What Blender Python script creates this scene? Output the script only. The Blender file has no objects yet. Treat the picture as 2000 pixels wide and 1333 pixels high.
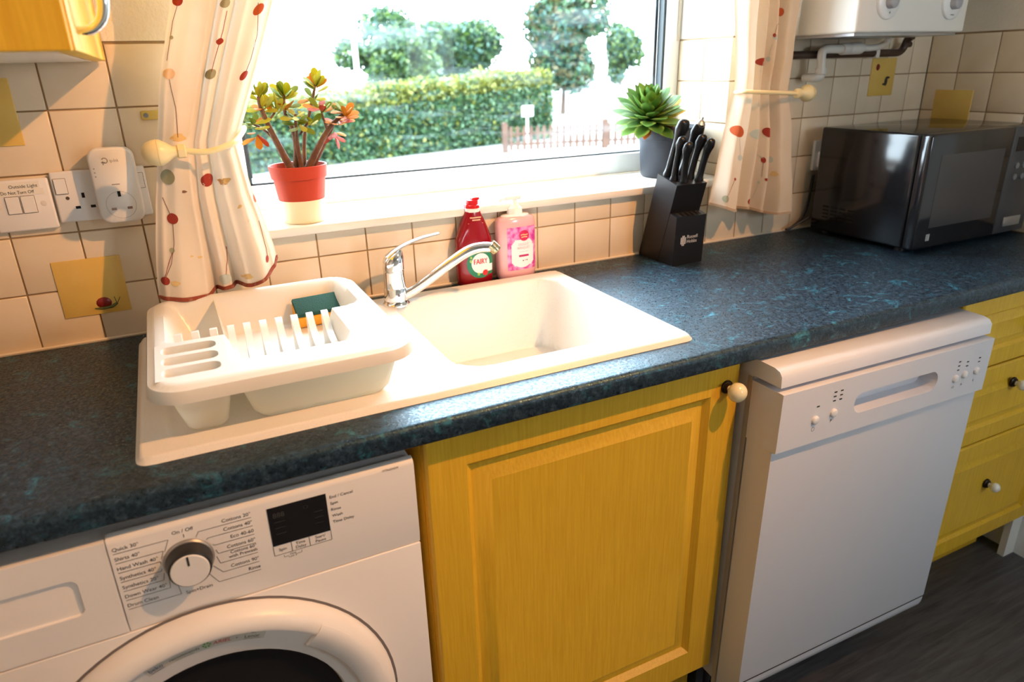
import bpy, bmesh, math, random
import numpy as np
from mathutils import Vector, Matrix
random.seed(7)
scene = bpy.context.scene
COL = scene.collection
PI = math.pi

# ---------------------------------------------------------------- camera
CAM = (-0.2542, -1.4029, 1.3594)
ROT = tuple(math.radians(a) for a in (68.3993, 1.4462, -26.1372))
FPX = 1357.5625                       # focal length in pixels of the 2000 px wide frame
cd = bpy.data.cameras.new('camera')
cd.sensor_fit = 'HORIZONTAL'; cd.sensor_width = 36.0; cd.lens = FPX / 2000 * 36.0
cd.clip_start = 0.02; cd.clip_end = 300
cd.dof.use_dof = True; cd.dof.focus_distance = 1.25; cd.dof.aperture_fstop = 4.0
camera = bpy.data.objects.new('camera', cd); COL.objects.link(camera)
camera.location = CAM; camera.rotation_euler = ROT
scene.camera = camera
_R = np.array(camera.rotation_euler.to_matrix()); _C = np.array(CAM)
def at(u, v, Y):                      # the point of the plane y = Y seen at pixel (u, v)
    d = _R @ np.array([(u - 1000) / FPX, -(v - 666.5) / FPX, -1.0])
    p = _C + d * ((Y - _C[1]) / d[1]); return Vector(p)
def project(P):
    c = (np.asarray(P) - _C) @ _R
    return np.stack([1000 + FPX * c[..., 0] / -c[..., 2], 666.5 - FPX * c[..., 1] / -c[..., 2]], -1), -c[..., 2]

# ---------------------------------------------------------------- daylight, exposure
world = bpy.data.worlds.new('sky'); scene.world = world; world.use_nodes = True
bg = world.node_tree.nodes['Background']
bg.inputs['Color'].default_value = (0.76, 0.89, 1.0, 1); bg.inputs['Strength'].default_value = 26.0
scene.view_settings.view_transform = 'Standard'; scene.view_settings.look = 'None'
scene.view_settings.gamma = 1.0; scene.view_settings.use_curve_mapping = False
scene.view_settings.exposure = 0.0
LAMP_POWER = 142.0
LAMP_COLOR = (1.0, 0.47, 0.16)
cy = scene.cycles
cy.use_denoising = True; cy.max_bounces = 10; cy.diffuse_bounces = 5; cy.glossy_bounces = 4
cy.transparent_max_bounces = 24; cy.caustics_reflective = False; cy.caustics_refractive = False
cy.sample_clamp_indirect = 8.0
def portal(name, loc, rot, sx, sy):   # guides sampling of the sky through an opening, gives no light itself
    l = bpy.data.lights.new(name, 'AREA'); l.shape = 'RECTANGLE'; l.size = sx; l.size_y = sy
    l.cycles.is_portal = True
    o = bpy.data.objects.new(name, l); COL.objects.link(o); o.location = loc; o.rotation_euler = rot
    return o

# ---------------------------------------------------------------- materials
MATS = {}
def mat(name, col, rough=0.5, metal=0.0, spec=0.5, trans=0.0, coat=0.0, noise=None, bump=None, sss=0.0, emit=None, transl=0.0, wave=None):
    if name in MATS: return MATS[name]
    m = bpy.data.materials.new(name); m.use_nodes = True
    nt = m.node_tree; n = nt.nodes; L = nt.links
    b = n['Principled BSDF']; out = n['Material Output']
    b.inputs['Base Color'].default_value = (*col, 1); b.inputs['Roughness'].default_value = rough
    b.inputs['Metallic'].default_value = metal; b.inputs['Specular IOR Level'].default_value = spec
    b.inputs['Transmission Weight'].default_value = trans; b.inputs['Coat Weight'].default_value = coat
    if coat: b.inputs['Coat Roughness'].default_value = 0.12
    if sss:
        b.inputs['Subsurface Weight'].default_value = sss; b.inputs['Subsurface Radius'].default_value = (0.02, 0.015, 0.01); b.inputs['Subsurface Scale'].default_value = 0.4
    if emit:
        b.inputs['Emission Color'].default_value = (*emit[0], 1); b.inputs['Emission Strength'].default_value = emit[1]
    tc = n.new('ShaderNodeTexCoord')
    def tex(scale, detail=4, stretch=(1, 1, 1), dist=0.0):
        mp = n.new('ShaderNodeMapping'); mp.inputs['Scale'].default_value = stretch
        L.new(tc.outputs['Object'], mp.inputs['Vector'])
        t = n.new('ShaderNodeTexNoise'); t.inputs['Scale'].default_value = scale; t.inputs['Detail'].default_value = detail
        t.inputs['Distortion'].default_value = dist
        L.new(mp.outputs['Vector'], t.inputs['Vector']); return t
    if noise:                          # (scale, colour b, lo, hi, stretch)
        t = tex(noise[0], 5, noise[4] if len(noise) > 4 else (1, 1, 1))
        r = n.new('ShaderNodeMapRange'); r.inputs['From Min'].default_value = noise[2]; r.inputs['From Max'].default_value = noise[3]
        L.new(t.outputs['Fac'], r.inputs['Value'])
        mx = n.new('ShaderNodeMix'); mx.data_type = 'RGBA'
        mx.inputs['A'].default_value = (*col, 1); mx.inputs['B'].default_value = (*noise[1], 1)
        L.new(r.outputs['Result'], mx.inputs['Factor']); L.new(mx.outputs['Result'], b.inputs['Base Color'])
    if bump:                           # (scale, strength, distance, stretch)
        t = tex(bump[0], 4, bump[3] if len(bump) > 3 else (1, 1, 1))
        bp = n.new('ShaderNodeBump'); bp.inputs['Strength'].default_value = bump[1]; bp.inputs['Distance'].default_value = bump[2]
        L.new(t.outputs['Fac'], bp.inputs['Height']); L.new(bp.outputs['Normal'], b.inputs['Normal'])
    if transl:
        ts = n.new('ShaderNodeBsdfTranslucent'); ts.inputs['Color'].default_value = (*col, 1)
        mx = n.new('ShaderNodeMixShader'); mx.inputs['Fac'].default_value = transl
        L.new(b.outputs[0], mx.inputs[1]); L.new(ts.outputs[0], mx.inputs[2]); L.new(mx.outputs[0], out.inputs['Surface'])
    MATS[name] = m; return m

def worktop_material():
    m = bpy.data.materials.new('worktop_laminate'); m.use_nodes = True
    nt = m.node_tree; n = nt.nodes; L = nt.links; b = n['Principled BSDF']
    tc = n.new('ShaderNodeTexCoord')
    def noise(scale, detail, rough=0.6, dist=0.3):
        t = n.new('ShaderNodeTexNoise'); t.inputs['Scale'].default_value = scale; t.inputs['Detail'].default_value = detail
        t.inputs['Roughness'].default_value = rough; t.inputs['Distortion'].default_value = dist
        L.new(tc.outputs['Object'], t.inputs['Vector']); return t
    def ramp(src, stops):
        r = n.new('ShaderNodeValToRGB'); e = r.color_ramp.elements
        while len(e) < len(stops): e.new(0.5)
        for k, (p, c) in enumerate(stops): e[k].position = p; e[k].color = (*c, 1)
        L.new(src, r.inputs['Fac']); return r
    a = ramp(noise(110, 6, 0.72, 0.6).outputs['Fac'], [(0.36, (0.003, 0.004, 0.007)), (0.5, (0.010, 0.016, 0.026)), (0.6, (0.026, 0.044, 0.066)), (0.74, (0.085, 0.11, 0.135))])
    f = ramp(noise(26, 5, 0.65, 1.2).outputs['Fac'], [(0.56, (0, 0, 0)), (0.74, (1, 1, 1))])
    mx = n.new('ShaderNodeMix'); mx.data_type = 'RGBA'
    L.new(f.outputs['Color'], mx.inputs['Factor']); L.new(a.outputs['Color'], mx.inputs['A'])
    t = ramp(noise(120, 4).outputs['Fac'], [(0.4, (0.008, 0.05, 0.085)), (0.62, (0.05, 0.24, 0.32))])
    L.new(t.outputs['Color'], mx.inputs['B']); L.new(mx.outputs['Result'], b.inputs['Base Color'])
    b.inputs['Specular IOR Level'].default_value = 0.72; b.inputs['Specular Tint'].default_value = (.45, .78, 1, 1)
    rr = n.new('ShaderNodeMapRange'); rr.inputs['From Min'].default_value = .38; rr.inputs['From Max'].default_value = .62; rr.inputs['To Min'].default_value = .24; rr.inputs['To Max'].default_value = .62
    L.new(noise(210, 4, .7, .5).outputs['Fac'], rr.inputs['Value']); L.new(rr.outputs['Result'], b.inputs['Roughness'])
    bp = n.new('ShaderNodeBump'); bp.inputs['Strength'].default_value = 0.5; bp.inputs['Distance'].default_value = 0.0012
    L.new(noise(260, 3).outputs['Fac'], bp.inputs['Height']); L.new(bp.outputs['Normal'], b.inputs['Normal'])
    return m

def wood_material(name, ca, cb, scale, rough, stretch, bump=0.15):
    m = bpy.data.materials.new(name); m.use_nodes = True
    nt = m.node_tree; n = nt.nodes; L = nt.links; b = n['Principled BSDF']
    tc = n.new('ShaderNodeTexCoord'); mp = n.new('ShaderNodeMapping'); mp.inputs['Scale'].default_value = stretch
    L.new(tc.outputs['Object'], mp.inputs['Vector'])
    t = n.new('ShaderNodeTexNoise'); t.inputs['Scale'].default_value = scale; t.inputs['Detail'].default_value = 6; t.inputs['Roughness'].default_value = 0.65
    t.inputs['Distortion'].default_value = 0.4
    L.new(mp.outputs['Vector'], t.inputs['Vector'])
    r = n.new('ShaderNodeValToRGB'); e = r.color_ramp.elements
    e[0].position = 0.32; e[0].color = (*ca, 1); e[1].position = 0.68; e[1].color = (*cb, 1)
    L.new(t.outputs['Fac'], r.inputs['Fac']); L.new(r.outputs['Color'], b.inputs['Base Color'])
    b.inputs['Roughness'].default_value = rough
    bp = n.new('ShaderNodeBump'); bp.inputs['Strength'].default_value = bump; bp.inputs['Distance'].default_value = 0.001
    L.new(t.outputs['Fac'], bp.inputs['Height']); L.new(bp.outputs['Normal'], b.inputs['Normal'])
    MATS[name] = m; return m

def glass_material(name, tint=(1, 1, 1), streak=0.0):
    m = bpy.data.materials.new(name); m.use_nodes = True
    nt = m.node_tree; n = nt.nodes; L = nt.links
    n.remove(n['Principled BSDF']); out = n['Material Output']
    tr = n.new('ShaderNodeBsdfTransparent'); tr.inputs['Color'].default_value = (*tint, 1)
    gl = n.new('ShaderNodeBsdfGlossy'); gl.inputs['Roughness'].default_value = 0.02
    lw = n.new('ShaderNodeLayerWeight'); pw = n.new('ShaderNodeMath'); pw.operation = 'POWER'; pw.inputs[1].default_value = 4.0; L.new(lw.outputs['Facing'], pw.inputs[0])
    fr = n.new('ShaderNodeMath'); fr.operation = 'MULTIPLY_ADD'; fr.inputs[1].default_value = .5; fr.inputs[2].default_value = .004; L.new(pw.outputs[0], fr.inputs[0])
    mx = n.new('ShaderNodeMixShader'); L.new(fr.outputs[0], mx.inputs['Fac']); L.new(tr.outputs[0], mx.inputs[1]); L.new(gl.outputs[0], mx.inputs[2])
    last = mx
    if streak:                           # pale blue streaks across the pane
        tc = n.new('ShaderNodeTexCoord'); mp = n.new('ShaderNodeMapping'); mp.inputs['Rotation'].default_value = (0, math.radians(-38), 0); mp.inputs['Scale'].default_value = (0.9, 1, 6)
        L.new(tc.outputs['Object'], mp.inputs['Vector'])
        t = n.new('ShaderNodeTexNoise'); t.inputs['Scale'].default_value = 3.0; t.inputs['Detail'].default_value = 7; t.inputs['Roughness'].default_value = 0.6
        L.new(mp.outputs['Vector'], t.inputs['Vector'])
        r = n.new('ShaderNodeMapRange'); r.inputs['From Min'].default_value = 0.5; r.inputs['From Max'].default_value = 0.78; r.inputs['To Max'].default_value = streak
        L.new(t.outputs['Fac'], r.inputs['Value'])
        tl = n.new('ShaderNodeBsdfTranslucent'); tl.inputs['Color'].default_value = (0.75, 0.95, 1, 1)
        m2 = n.new('ShaderNodeMixShader'); L.new(r.outputs['Result'], m2.inputs['Fac']); L.new(mx.outputs[0], m2.inputs[1]); L.new(tl.outputs[0], m2.inputs[2]); last = m2
    L.new(last.outputs[0], out.inputs['Surface'])
    MATS[name] = m; return m

# ---------------------------------------------------------------- mesh helpers
class MB:
    def __init__(s): s.v = []; s.f = []
    def add(s, vs, fs):
        o = len(s.v); s.v += [tuple(p) for p in vs]; s.f += [tuple(i + o for i in f) for f in fs]; return s
    def box(s, x0, x1, y0, y1, z0, z1, r=0.0, seg=2):
        if x0 > x1: x0, x1 = x1, x0
        if y0 > y1: y0, y1 = y1, y0
        if z0 > z1: z0, z1 = z1, z0
        if r <= 0:
            return s.add([(x0, y0, z0), (x1, y0, z0), (x1, y1, z0), (x0, y1, z0), (x0, y0, z1), (x1, y0, z1), (x1, y1, z1), (x0, y1, z1)],
                         [(3, 2, 1, 0), (4, 5, 6, 7), (0, 1, 5, 4), (1, 2, 6, 5), (2, 3, 7, 6), (3, 0, 4, 7)])
        bm = bmesh.new(); bmesh.ops.create_cube(bm, size=1)
        for v in bm.verts: v.co = ((v.co.x + .5) * (x1 - x0) + x0, (v.co.y + .5) * (y1 - y0) + y0, (v.co.z + .5) * (z1 - z0) + z0)
        bmesh.ops.bevel(bm, geom=bm.edges[:], offset=min(r, (x1 - x0) * .49, (y1 - y0) * .49, (z1 - z0) * .49), segments=seg, profile=0.5, affect='EDGES')
        s.bm(bm); return s
    def bm(s, b):
        b.verts.index_update(); s.add([v.co[:] for v in b.verts], [[v.index for v in f.verts] for f in b.faces]); b.free(); return s
    def loops(s, loops, cap0=True, cap1=True, closed=True):
        n = len(loops[0]); o = len(s.v)
        for lp in loops: s.v += [tuple(p) for p in lp]
        m = n if closed else n - 1
        for k in range(len(loops) - 1):
            for i in range(m):
                j = (i + 1) % n; a = o + k * n; b = a + n
                s.f.append((a + i, a + j, b + j, b + i))
        if cap0: s.f.append(tuple(o + i for i in reversed(range(n))))
        if cap1: s.f.append(tuple(o + (len(loops) - 1) * n + i for i in range(n)))
        return s
    def lathe(s, prof, c=(0, 0, 0), axis=(0, 0, 1), n=24, cap0=True, cap1=True):
        a = Vector(axis).normalized(); u = a.orthogonal().normalized(); w = a.cross(u); c = Vector(c)
        return s.loops([[c + a * h + (u * math.cos(t) + w * math.sin(t)) * max(r, 1e-5) for t in (2 * PI * i / n for i in range(n))] for r, h in prof], cap0, cap1)
    def tube(s, pts, rad, n=10, flat=1.0, up=None, cap=True):
        pts = [Vector(p) for p in pts]
        rads = rad if isinstance(rad, (list, tuple)) else [rad] * len(pts)
        lps = []; prev = None
        for i, p in enumerate(pts):
            t = (pts[min(i + 1, len(pts) - 1)] - pts[max(i - 1, 0)]).normalized()
            if prev is None: u = (Vector(up).cross(t) if up else t.orthogonal()).normalized()
            else:
                u = prev - t * prev.dot(t); u.normalize()
            prev = u; w = t.cross(u)
            lps.append([p + (u * math.cos(a) + w * math.sin(a) * flat) * rads[i] for a in (2 * PI * k / n for k in range(n))])
        return s.loops(lps, cap, cap)
    def prism(s, poly, d0, d1, axis='x', r=0.0):
        # poly: 2D points; axis x -> (y,z), y -> (x,z), z -> (x,y)
        def P(a, b, d): return {'x': (d, a, b), 'y': (a, d, b), 'z': (a, b, d)}[axis]
        return s.loops([[P(a, b, d0) for a, b in poly], [P(a, b, d1) for a, b in poly]])
    def disc(s, c, r, nrm, n=20, z=0.0):
        a = Vector(nrm).normalized(); u = a.orthogonal().normalized(); w = a.cross(u); c = Vector(c) + a * z
        o = len(s.v); s.v += [tuple(c + (u * math.cos(2 * PI * i / n) + w * math.sin(2 * PI * i / n)) * r) for i in range(n)]
        s.f.append(tuple(o + i for i in range(n))); return s
    def mesh(s, name, off=(0, 0, 0), smooth=None):
        me = bpy.data.meshes.new(name)
        me.from_pydata([(x - off[0], y - off[1], z - off[2]) for x, y, z in s.v], [], s.f); me.update()
        b = bmesh.new(); b.from_mesh(me); bmesh.ops.recalc_face_normals(b, faces=b.faces[:]); b.to_mesh(me); b.free()
        if smooth is not None:
            me.polygons.foreach_set('use_smooth', [True] * len(me.polygons))
            if smooth < 180: me.set_sharp_from_angle(angle=math.radians(smooth))
        return me
    def build(s, name, m, parent=None, smooth=35):
        off = WL.get(parent.name, (0, 0, 0)) if parent else (0, 0, 0)
        me = s.mesh(name, off, smooth); me.materials.append(m)
        return link(name, me, parent)
WL = {}
def link(name, me, parent=None):
    o = bpy.data.objects.new(name, me); COL.objects.link(o)
    if parent: o.parent = parent; WL[o.name] = WL.get(parent.name, (0, 0, 0))
    else: WL[o.name] = (0, 0, 0)
    return o
def tag(o, label, cat, group=None):
    o['label'] = label; o['category'] = cat
    if group: o['group'] = group
    return o
def thing(name, label, cat, loc, group=None):
    o = bpy.data.objects.new(name, None); COL.objects.link(o); o.location = loc; o.empty_display_size = 0.05
    WL[o.name] = tuple(loc); return tag(o, label, cat, group)
def stuff(o): o['kind'] = 'stuff'; return o     # fine print, too small to pick apart
def struct(o): o['kind'] = 'structure'; return o
def rrect(x0, x1, y0, y1, r, n=6):
    pts = []
    for cx, cy_, a0 in ((x1 - r, y1 - r, 0), (x0 + r, y1 - r, PI / 2), (x0 + r, y0 + r, PI), (x1 - r, y0 + r, 1.5 * PI)):
        for k in range(n + 1):
            a = a0 + PI / 2 * k / n; pts.append((cx + r * math.cos(a), cy_ + r * math.sin(a)))
    return pts
def ray_rect(cx, cy_, ang, x0, x1, y0, y1):
    c, s = math.cos(ang), math.sin(ang); t = 1e9
    if c > 1e-9: t = min(t, (x1 - cx) / c)
    if c < -1e-9: t = min(t, (x0 - cx) / c)
    if s > 1e-9: t = min(t, (y1 - cy_) / s)
    if s < -1e-9: t = min(t, (y0 - cy_) / s)
    return (cx + c * t, cy_ + s * t)
def outer_for(inner, x0, x1, y0, y1):   # points of the rectangle that match the points of a hole in it
    cx = sum(p[0] for p in inner) / len(inner); cy_ = sum(p[1] for p in inner) / len(inner)
    out = [ray_rect(cx, cy_, math.atan2(p[1] - cy_, p[0] - cx), x0, x1, y0, y1) for p in inner]
    for c in ((x0, y0), (x1, y0), (x1, y1), (x0, y1)):
        k = min(range(len(out)), key=lambda i: (out[i][0] - c[0]) ** 2 + (out[i][1] - c[1]) ** 2); out[k] = c
    return out
def smooth_path(pts, k=6):              # Catmull-Rom through points (any dimension)
    P = [np.array(p, float) for p in pts]; P = [2 * P[0] - P[1]] + P + [2 * P[-1] - P[-2]]; out = []
    for i in range(1, len(P) - 2):
        for j in range(k):
            t = j / k; a, b, c, d = P[i - 1:i + 3]
            out.append(0.5 * (2 * b + (c - a) * t + (2 * a - 5 * b + 4 * c - d) * t * t + (3 * b - a - 3 * c + d) * t ** 3))
    out.append(P[-2]); return out
_tcache = {}
def text2d(s, h, align='L', width=None):  # outline of a string, capitals h tall, baseline at 0
    if s not in _tcache:
        c = bpy.data.curves.new('t', 'FONT'); c.body = s; c.size = 1.0; c.resolution_u = 3
        o = bpy.data.objects.new('t', c); COL.objects.link(o)
        bpy.context.view_layer.update()
        me = o.evaluated_get(bpy.context.evaluated_depsgraph_get()).to_mesh()
        vs = [(v.co.x, v.co.y) for v in me.vertices]; fs = [tuple(p.vertices) for p in me.polygons]
        _tcache[s] = (vs, fs); bpy.data.objects.remove(o); bpy.data.curves.remove(c)
    vs, fs = _tcache[s]
    x0 = min(v[0] for v in vs); x1 = max(v[0] for v in vs); k = h / 0.69
    kx = width / (x1 - x0) if width else k
    sh = {'L': x0, 'R': x1, 'C': (x0 + x1) / 2}[align]
    return [((x - sh) * kx, y * k) for x, y in vs], fs
def put_text(mb, s, h, f, align='L', width=None):
    vs, fs = text2d(s, h, align, width); mb.add([f(x, y) for x, y in vs], fs)
def on_y(x, z, y): return lambda a, b: (x + a, y, z + b)
def stroke(mb, pts, w, f):               # flat printed line through 2D points
    for (ax, ay), (bx, by) in zip(pts[:-1], pts[1:]):
        d = math.hypot(bx - ax, by - ay) or 1; nx, ny = -(by - ay) / d * w / 2, (bx - ax) / d * w / 2
        mb.add([f(ax + nx, ay + ny), f(ax - nx, ay - ny), f(bx - nx, by - ny), f(bx + nx, by + ny)], [(0, 1, 2, 3)])
def panel_door(mb, x0, x1, z0, z1, yf, th, frame=0.064, g=0.010, up=0.026, depth=0.011, r=0.004):
    # raised and fielded front, facing -y, front at yf
    def R(i, y): return [(x0 + i, y, z0 + i), (x1 - i, y, z0 + i), (x1 - i, y, z1 - i), (x0 + i, y, z1 - i)]
    mb.loops([R(0, yf + th), R(0, yf + r), R(r * .4, yf + r * .4), R(r, yf), R(frame, yf), R(frame + g, yf + depth), R(frame + g + .004, yf + depth),
              R(frame + g + up, yf + .0012), R(frame + g + up + .003, yf + .0004), R(frame + g + up + .006, yf + .0012)])
# ================================================================ the room
M_plaster = mat('painted_plaster', (0.80, 0.74, 0.64), 0.8, bump=(160, 0.5, 0.003), noise=(5, (0.74, 0.66, 0.54), 0.35, 0.75))
M_beige = mat('beige_paint', (0.46, 0.40, 0.32), 0.8, bump=(160, 0.3, 0.002))
M_white = mat('white_paint', (0.86, 0.86, 0.84), 0.6)
M_grout = mat('grout', (0.40, 0.29, 0.17), 0.9, noise=(9, (0.26, 0.15, 0.06), 0.35, 0.7))
M_tile = mat('glazed_tile', (0.80, 0.68, 0.52), 0.22, noise=(14, (0.76, 0.63, 0.46), 0.35, 0.75), bump=(30, 0.12, 0.002))
M_deco = mat('yellow_glazed_tile', (0.78, 0.54, 0.14), 0.25, noise=(12, (0.72, 0.47, 0.11), 0.35, 0.7))
M_upvc = mat('white_upvc', (0.90, 0.90, 0.90), 0.25)
M_gasket = mat('black_gasket', (0.02, 0.03, 0.035), 0.5)
M_floor = wood_material('dark_vinyl_floor', (0.045, 0.042, 0.045), (0.12, 0.115, 0.12), 5.0, 0.45, (1, 12, 1), 0.2)
M_glass = glass_material('window_glass', (0.98, 1, 1), 0.04)

OX0, OX1, OZ0, OZ1 = -0.15, 1.031, 1.066, 2.08           # window opening
XL, XR, YB, ZC = -0.64, 1.765, -2.7, 2.4
TOP = 1.414                                              # top of the tiling
wb = MB()
G = 0.0025
for x0, x1, z0, z1 in ((XL - .2, OX0, -.6, TOP), (OX1, XR + .2, -.6, TOP), (OX0, OX1, -.6, OZ0 - .0005)):
    wb.box(x0, x1, G, 0.3, z0, z1)
wall_back = struct(wb.build('wall_back', M_grout, None, None))
ub = MB()
for x0, x1, z0, z1 in ((XL - .2, OX0, TOP, ZC), (OX1, XR + .2, TOP, ZC), (OX0, OX1, OZ1, ZC)):
    ub.box(x0, x1, -0.0005, 0.3, z0, z1)
ub.build('plaster_face', M_plaster, wall_back, None)
# painted sides of the window recess
rv = MB(); rv.box(OX0 - .004, OX0 + .002, .004, .2, OZ0, OZ1); rv.box(OX1 - .002, OX1 + .004, .1, .2, TOP, OZ1); rv.box(OX0, OX1, .004, .2, OZ1 - .003, OZ1 + .002)
rv.build('recess_lining', M_white, wall_back, None)

TW, TX, TZ = 0.1, -0.4101, 1.0108
J = 0.0013                                               # half a joint
_tm = {}
def tile(parent, a0, a1, z0, z1, plane, face):           # face 'b' back wall, 'r' right wall, 'v' recess side
    w, h = round(a1 - a0, 4), round(z1 - z0, 4)
    if w < .006 or h < .006: return
    key = (w, h, face)
    if key not in _tm:
        mb = MB()
        def ring(i, d):
            q = [(-w / 2 + i, -h / 2 + i), (w / 2 - i, -h / 2 + i), (w / 2 - i, h / 2 - i), (-w / 2 + i, h / 2 - i)]
            return [(a, d, b) if face == 'b' else (d, a, b) for a, b in q]
        mb.loops([ring(0, .0025), ring(0, .0012), ring(.0004, .0004), ring(.0014, 0)], cap0=False)
        me = mb.mesh('tile', smooth=60); me.materials.append(M_tile); _tm[key] = me
    o = link('tile', _tm[key], parent)
    c = ((a0 + a1) / 2, (z0 + z1) / 2)
    o.location = (c[0], plane, c[1]) if face == 'b' else (plane, c[0], c[1])
for k in range(-3, 23):
    x0, x1 = max(TX + k * TW + J, XL + .001), min(TX + (k + 1) * TW - J, XR - .001)
    for j in range(-1, 4):
        z0, z1 = TZ + j * TW + J, TZ + (j + 1) * TW - J
        if x1 <= x0: continue
        if z1 < OZ0 or x1 < OX0 or x0 > OX1: tile(wall_back, x0, x1, z0, min(z1, TOP), 0, 'b'); continue
        if z0 < OZ0: tile(wall_back, max(x0, OX0 - 9), min(x1, OX1 + 9), z0, OZ0 - .001, 0, 'b')
        lo = max(z0, OZ0 + (J if z0 < OZ0 else 0))
        if x0 < OX0: tile(wall_back, x0, OX0, lo, z1, 0, 'b')
        if x1 > OX1: tile(wall_back, OX1, x1, lo, z1, 0, 'b')
for k, (y0, y1) in enumerate(((0.001, .098), (.101, .199))):
    for j in range(0, 4):
        z0, z1 = TZ + j * TW + J, TZ + (j + 1) * TW - J
        tile(wall_back, y0, y1, max(z0, 1.081), z1, OX1 - .0025, 'v')

wr = MB(); wr.box(XR + G, XR + .2, YB, .0, -.6, TOP)
wall_right = struct(wr.build('wall_right', M_grout, None, None))
MB().box(XR - .0005, XR + .2, YB, .0, TOP, ZC).build('plaster_face', M_plaster, wall_right, None)
MB().box(XR - .001, XR + .2, YB, -.65, 0, TOP).box(XR - .001, XR + .2, -.65, 0, 0, .9).build('plaster_face', M_white, wall_right, None)
for k in range(0, 7):
    y1, y0 = min(.01 - k * .1 - J, -.001), .01 - (k + 1) * .1 + J
    for j in range(-1, 4):
        z0, z1 = TZ + j * TW + J, TZ + (j + 1) * TW - J
        # the recess face of a right-wall tile looks to -x
        tile(wall_right, y0, y1, z0, z1, XR, 'v')
struct(MB().box(XL - .2, XL, YB, 0, 0, ZC).build('wall_left', M_beige, None, None))
w4 = MB()
RX0, RX1, RZ0, RZ1 = 1.2, 1.66, 1.25, 1.8
for x0, x1, z0, z1 in ((XL - .2, RX0, 0, ZC), (RX1, XR + .2, 0, ZC), (RX0, RX1, 0, RZ0), (RX0, RX1, RZ1, ZC)): w4.box(x0, x1, YB - .2, YB, z0, z1)
struct(w4.build('wall_rear', M_beige, None, None))
struct(MB().box(XL - .2, XR + .2, YB - .2, .3, ZC, ZC + .1).build('ceiling', M_white, None, None))
struct(MB().box(XL - .2, XR + .2, YB - .2, 0, -.1, 0).build('floor', M_floor, None, None))

# ---- the window over the sink
win = bpy.data.objects.new('window_1', None); COL.objects.link(win); struct(win); win.location = (.44, .2, 1.08); WL[win.name] = (.44, .2, 1.08)
SZ = 1.080; FY = .2; GX0, GX1, GZ0, GZ1 = -.1, .986, 1.133, 2.03
fr = MB()
for x0, x1, z0, z1 in ((OX0, OX1, SZ, GZ0), (OX0, OX1, GZ1, OZ1), (OX0, GX0, GZ0, GZ1), (GX1, OX1, GZ0, GZ1)): fr.box(x0, x1, FY, FY + .07, z0, z1, .003, 1)
fr.build('window_frame', M_upvc, win)
gk = MB()
for x0, x1, z0, z1 in ((GX0, GX1, GZ0, GZ0 + .004), (GX0, GX1, GZ1 - .006, GZ1), (GX0, GX0 + .007, GZ0, GZ1), (GX1 - .007, GX1, GZ0, GZ1)): gk.box(x0, x1, FY + .008, FY + .03, z0, z1)
gk.build('gasket', M_gasket, win, None)
sp = MB()
for x0, x1, z0, z1 in ((GX0 + .007, GX0 + .012, GZ0 + .013, GZ1), (GX1 - .016, GX1 - .007, GZ0 + .013, GZ1)): sp.box(x0, x1, FY + .032, FY + .046, z0, z1)
sp.build('glazing_spacer', mat('grey_spacer', (.10, .11, .13), .4), win, None)
MB().box(GX0 + .003, GX1 - .003, FY + .027, FY + .031, GZ0 + .003, GZ1 - .003).build('pane', M_glass, win, None)
sl = MB(); sl.box(OX0 - .02, OX1 + .02, -.022, .003, OZ0 - .004, SZ, .004, 2); sl.box(OX0 + .001, OX1 - .001, .002, FY + .001, OZ0, SZ)
sl.build('window_sill', mat('sill_gloss', (.84, .81, .76), .3), win)
ct = MB(); ct.box(OX1 - .012, OX1 - .0045, FY - .004, FY, 1.41, 1.9); ct.build('seal_strip', mat('worn_sealant', (.62, .55, .45), .8), win, None)
portal('window_portal', ((GX0 + GX1) / 2, FY + .02, (GZ0 + GZ1) / 2), (math.radians(-90), 0, 0), GX1 - GX0, GZ1 - GZ0)
# ---- unseen window behind the camera, added and sized for cool fill light
w2 = bpy.data.objects.new('fill_window', None); COL.objects.link(w2); struct(w2); w2.location = (1.2, YB, RZ0); WL[w2.name] = (1.2, YB, RZ0)
f2 = MB()
for x0, x1, z0, z1 in ((RX0, RX1, RZ0, RZ0 + .06), (RX0, RX1, RZ1 - .06, RZ1), (RX0, RX0 + .06, RZ0, RZ1), (RX1 - .06, RX1, RZ0, RZ1)): f2.box(x0, x1, YB - .1, YB - .03, z0, z1)
f2.build('window_frame', M_upvc, w2, None)
MB().box(RX0 + .05, RX1 - .05, YB - .07, YB - .066, RZ0 + .05, RZ1 - .05).build('pane', glass_material('clear_glass'), w2, None)
portal('fill_window_portal', ((RX0 + RX1) / 2, YB - .02, (RZ0 + RZ1) / 2), (math.radians(90), 0, 0), RX1 - RX0, RZ1 - RZ0)

# ---- ceiling spotlight (warm bulb)
LP = Vector((0.95, -1.4, 2.3))
sp = thing('ceiling_spotlight', 'white adjustable ceiling spotlight with a warm bulb', 'lamp', (LP.x, LP.y, ZC))
aim = (Vector((-.08, -.1, 1.05)) - LP).normalized()
MB().lathe([(.05, 0), (.05, -.02), (.012, -.03)], (LP.x, LP.y, ZC), n=24).build('base', M_white, sp)
MB().tube([(LP.x, LP.y, ZC - .02), (LP.x, LP.y, ZC - .05), LP - aim * .045], .006).build('arm', M_white, sp)
MB().lathe([(.012, -.05), (.03, -.04), (.042, .03), (.039, .03), (.027, -.036)], LP, aim, 24, False, False).build('shade', M_white, sp)
MB().lathe([(.001, -.03), (.018, -.025), (.026, .0), (.02, .012), (.001, .018)], LP, aim, 20).build('bulb', mat('warm_bulb', (1, .8, .5), .5, emit=((1, .62, .28), 25)), sp)
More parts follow.
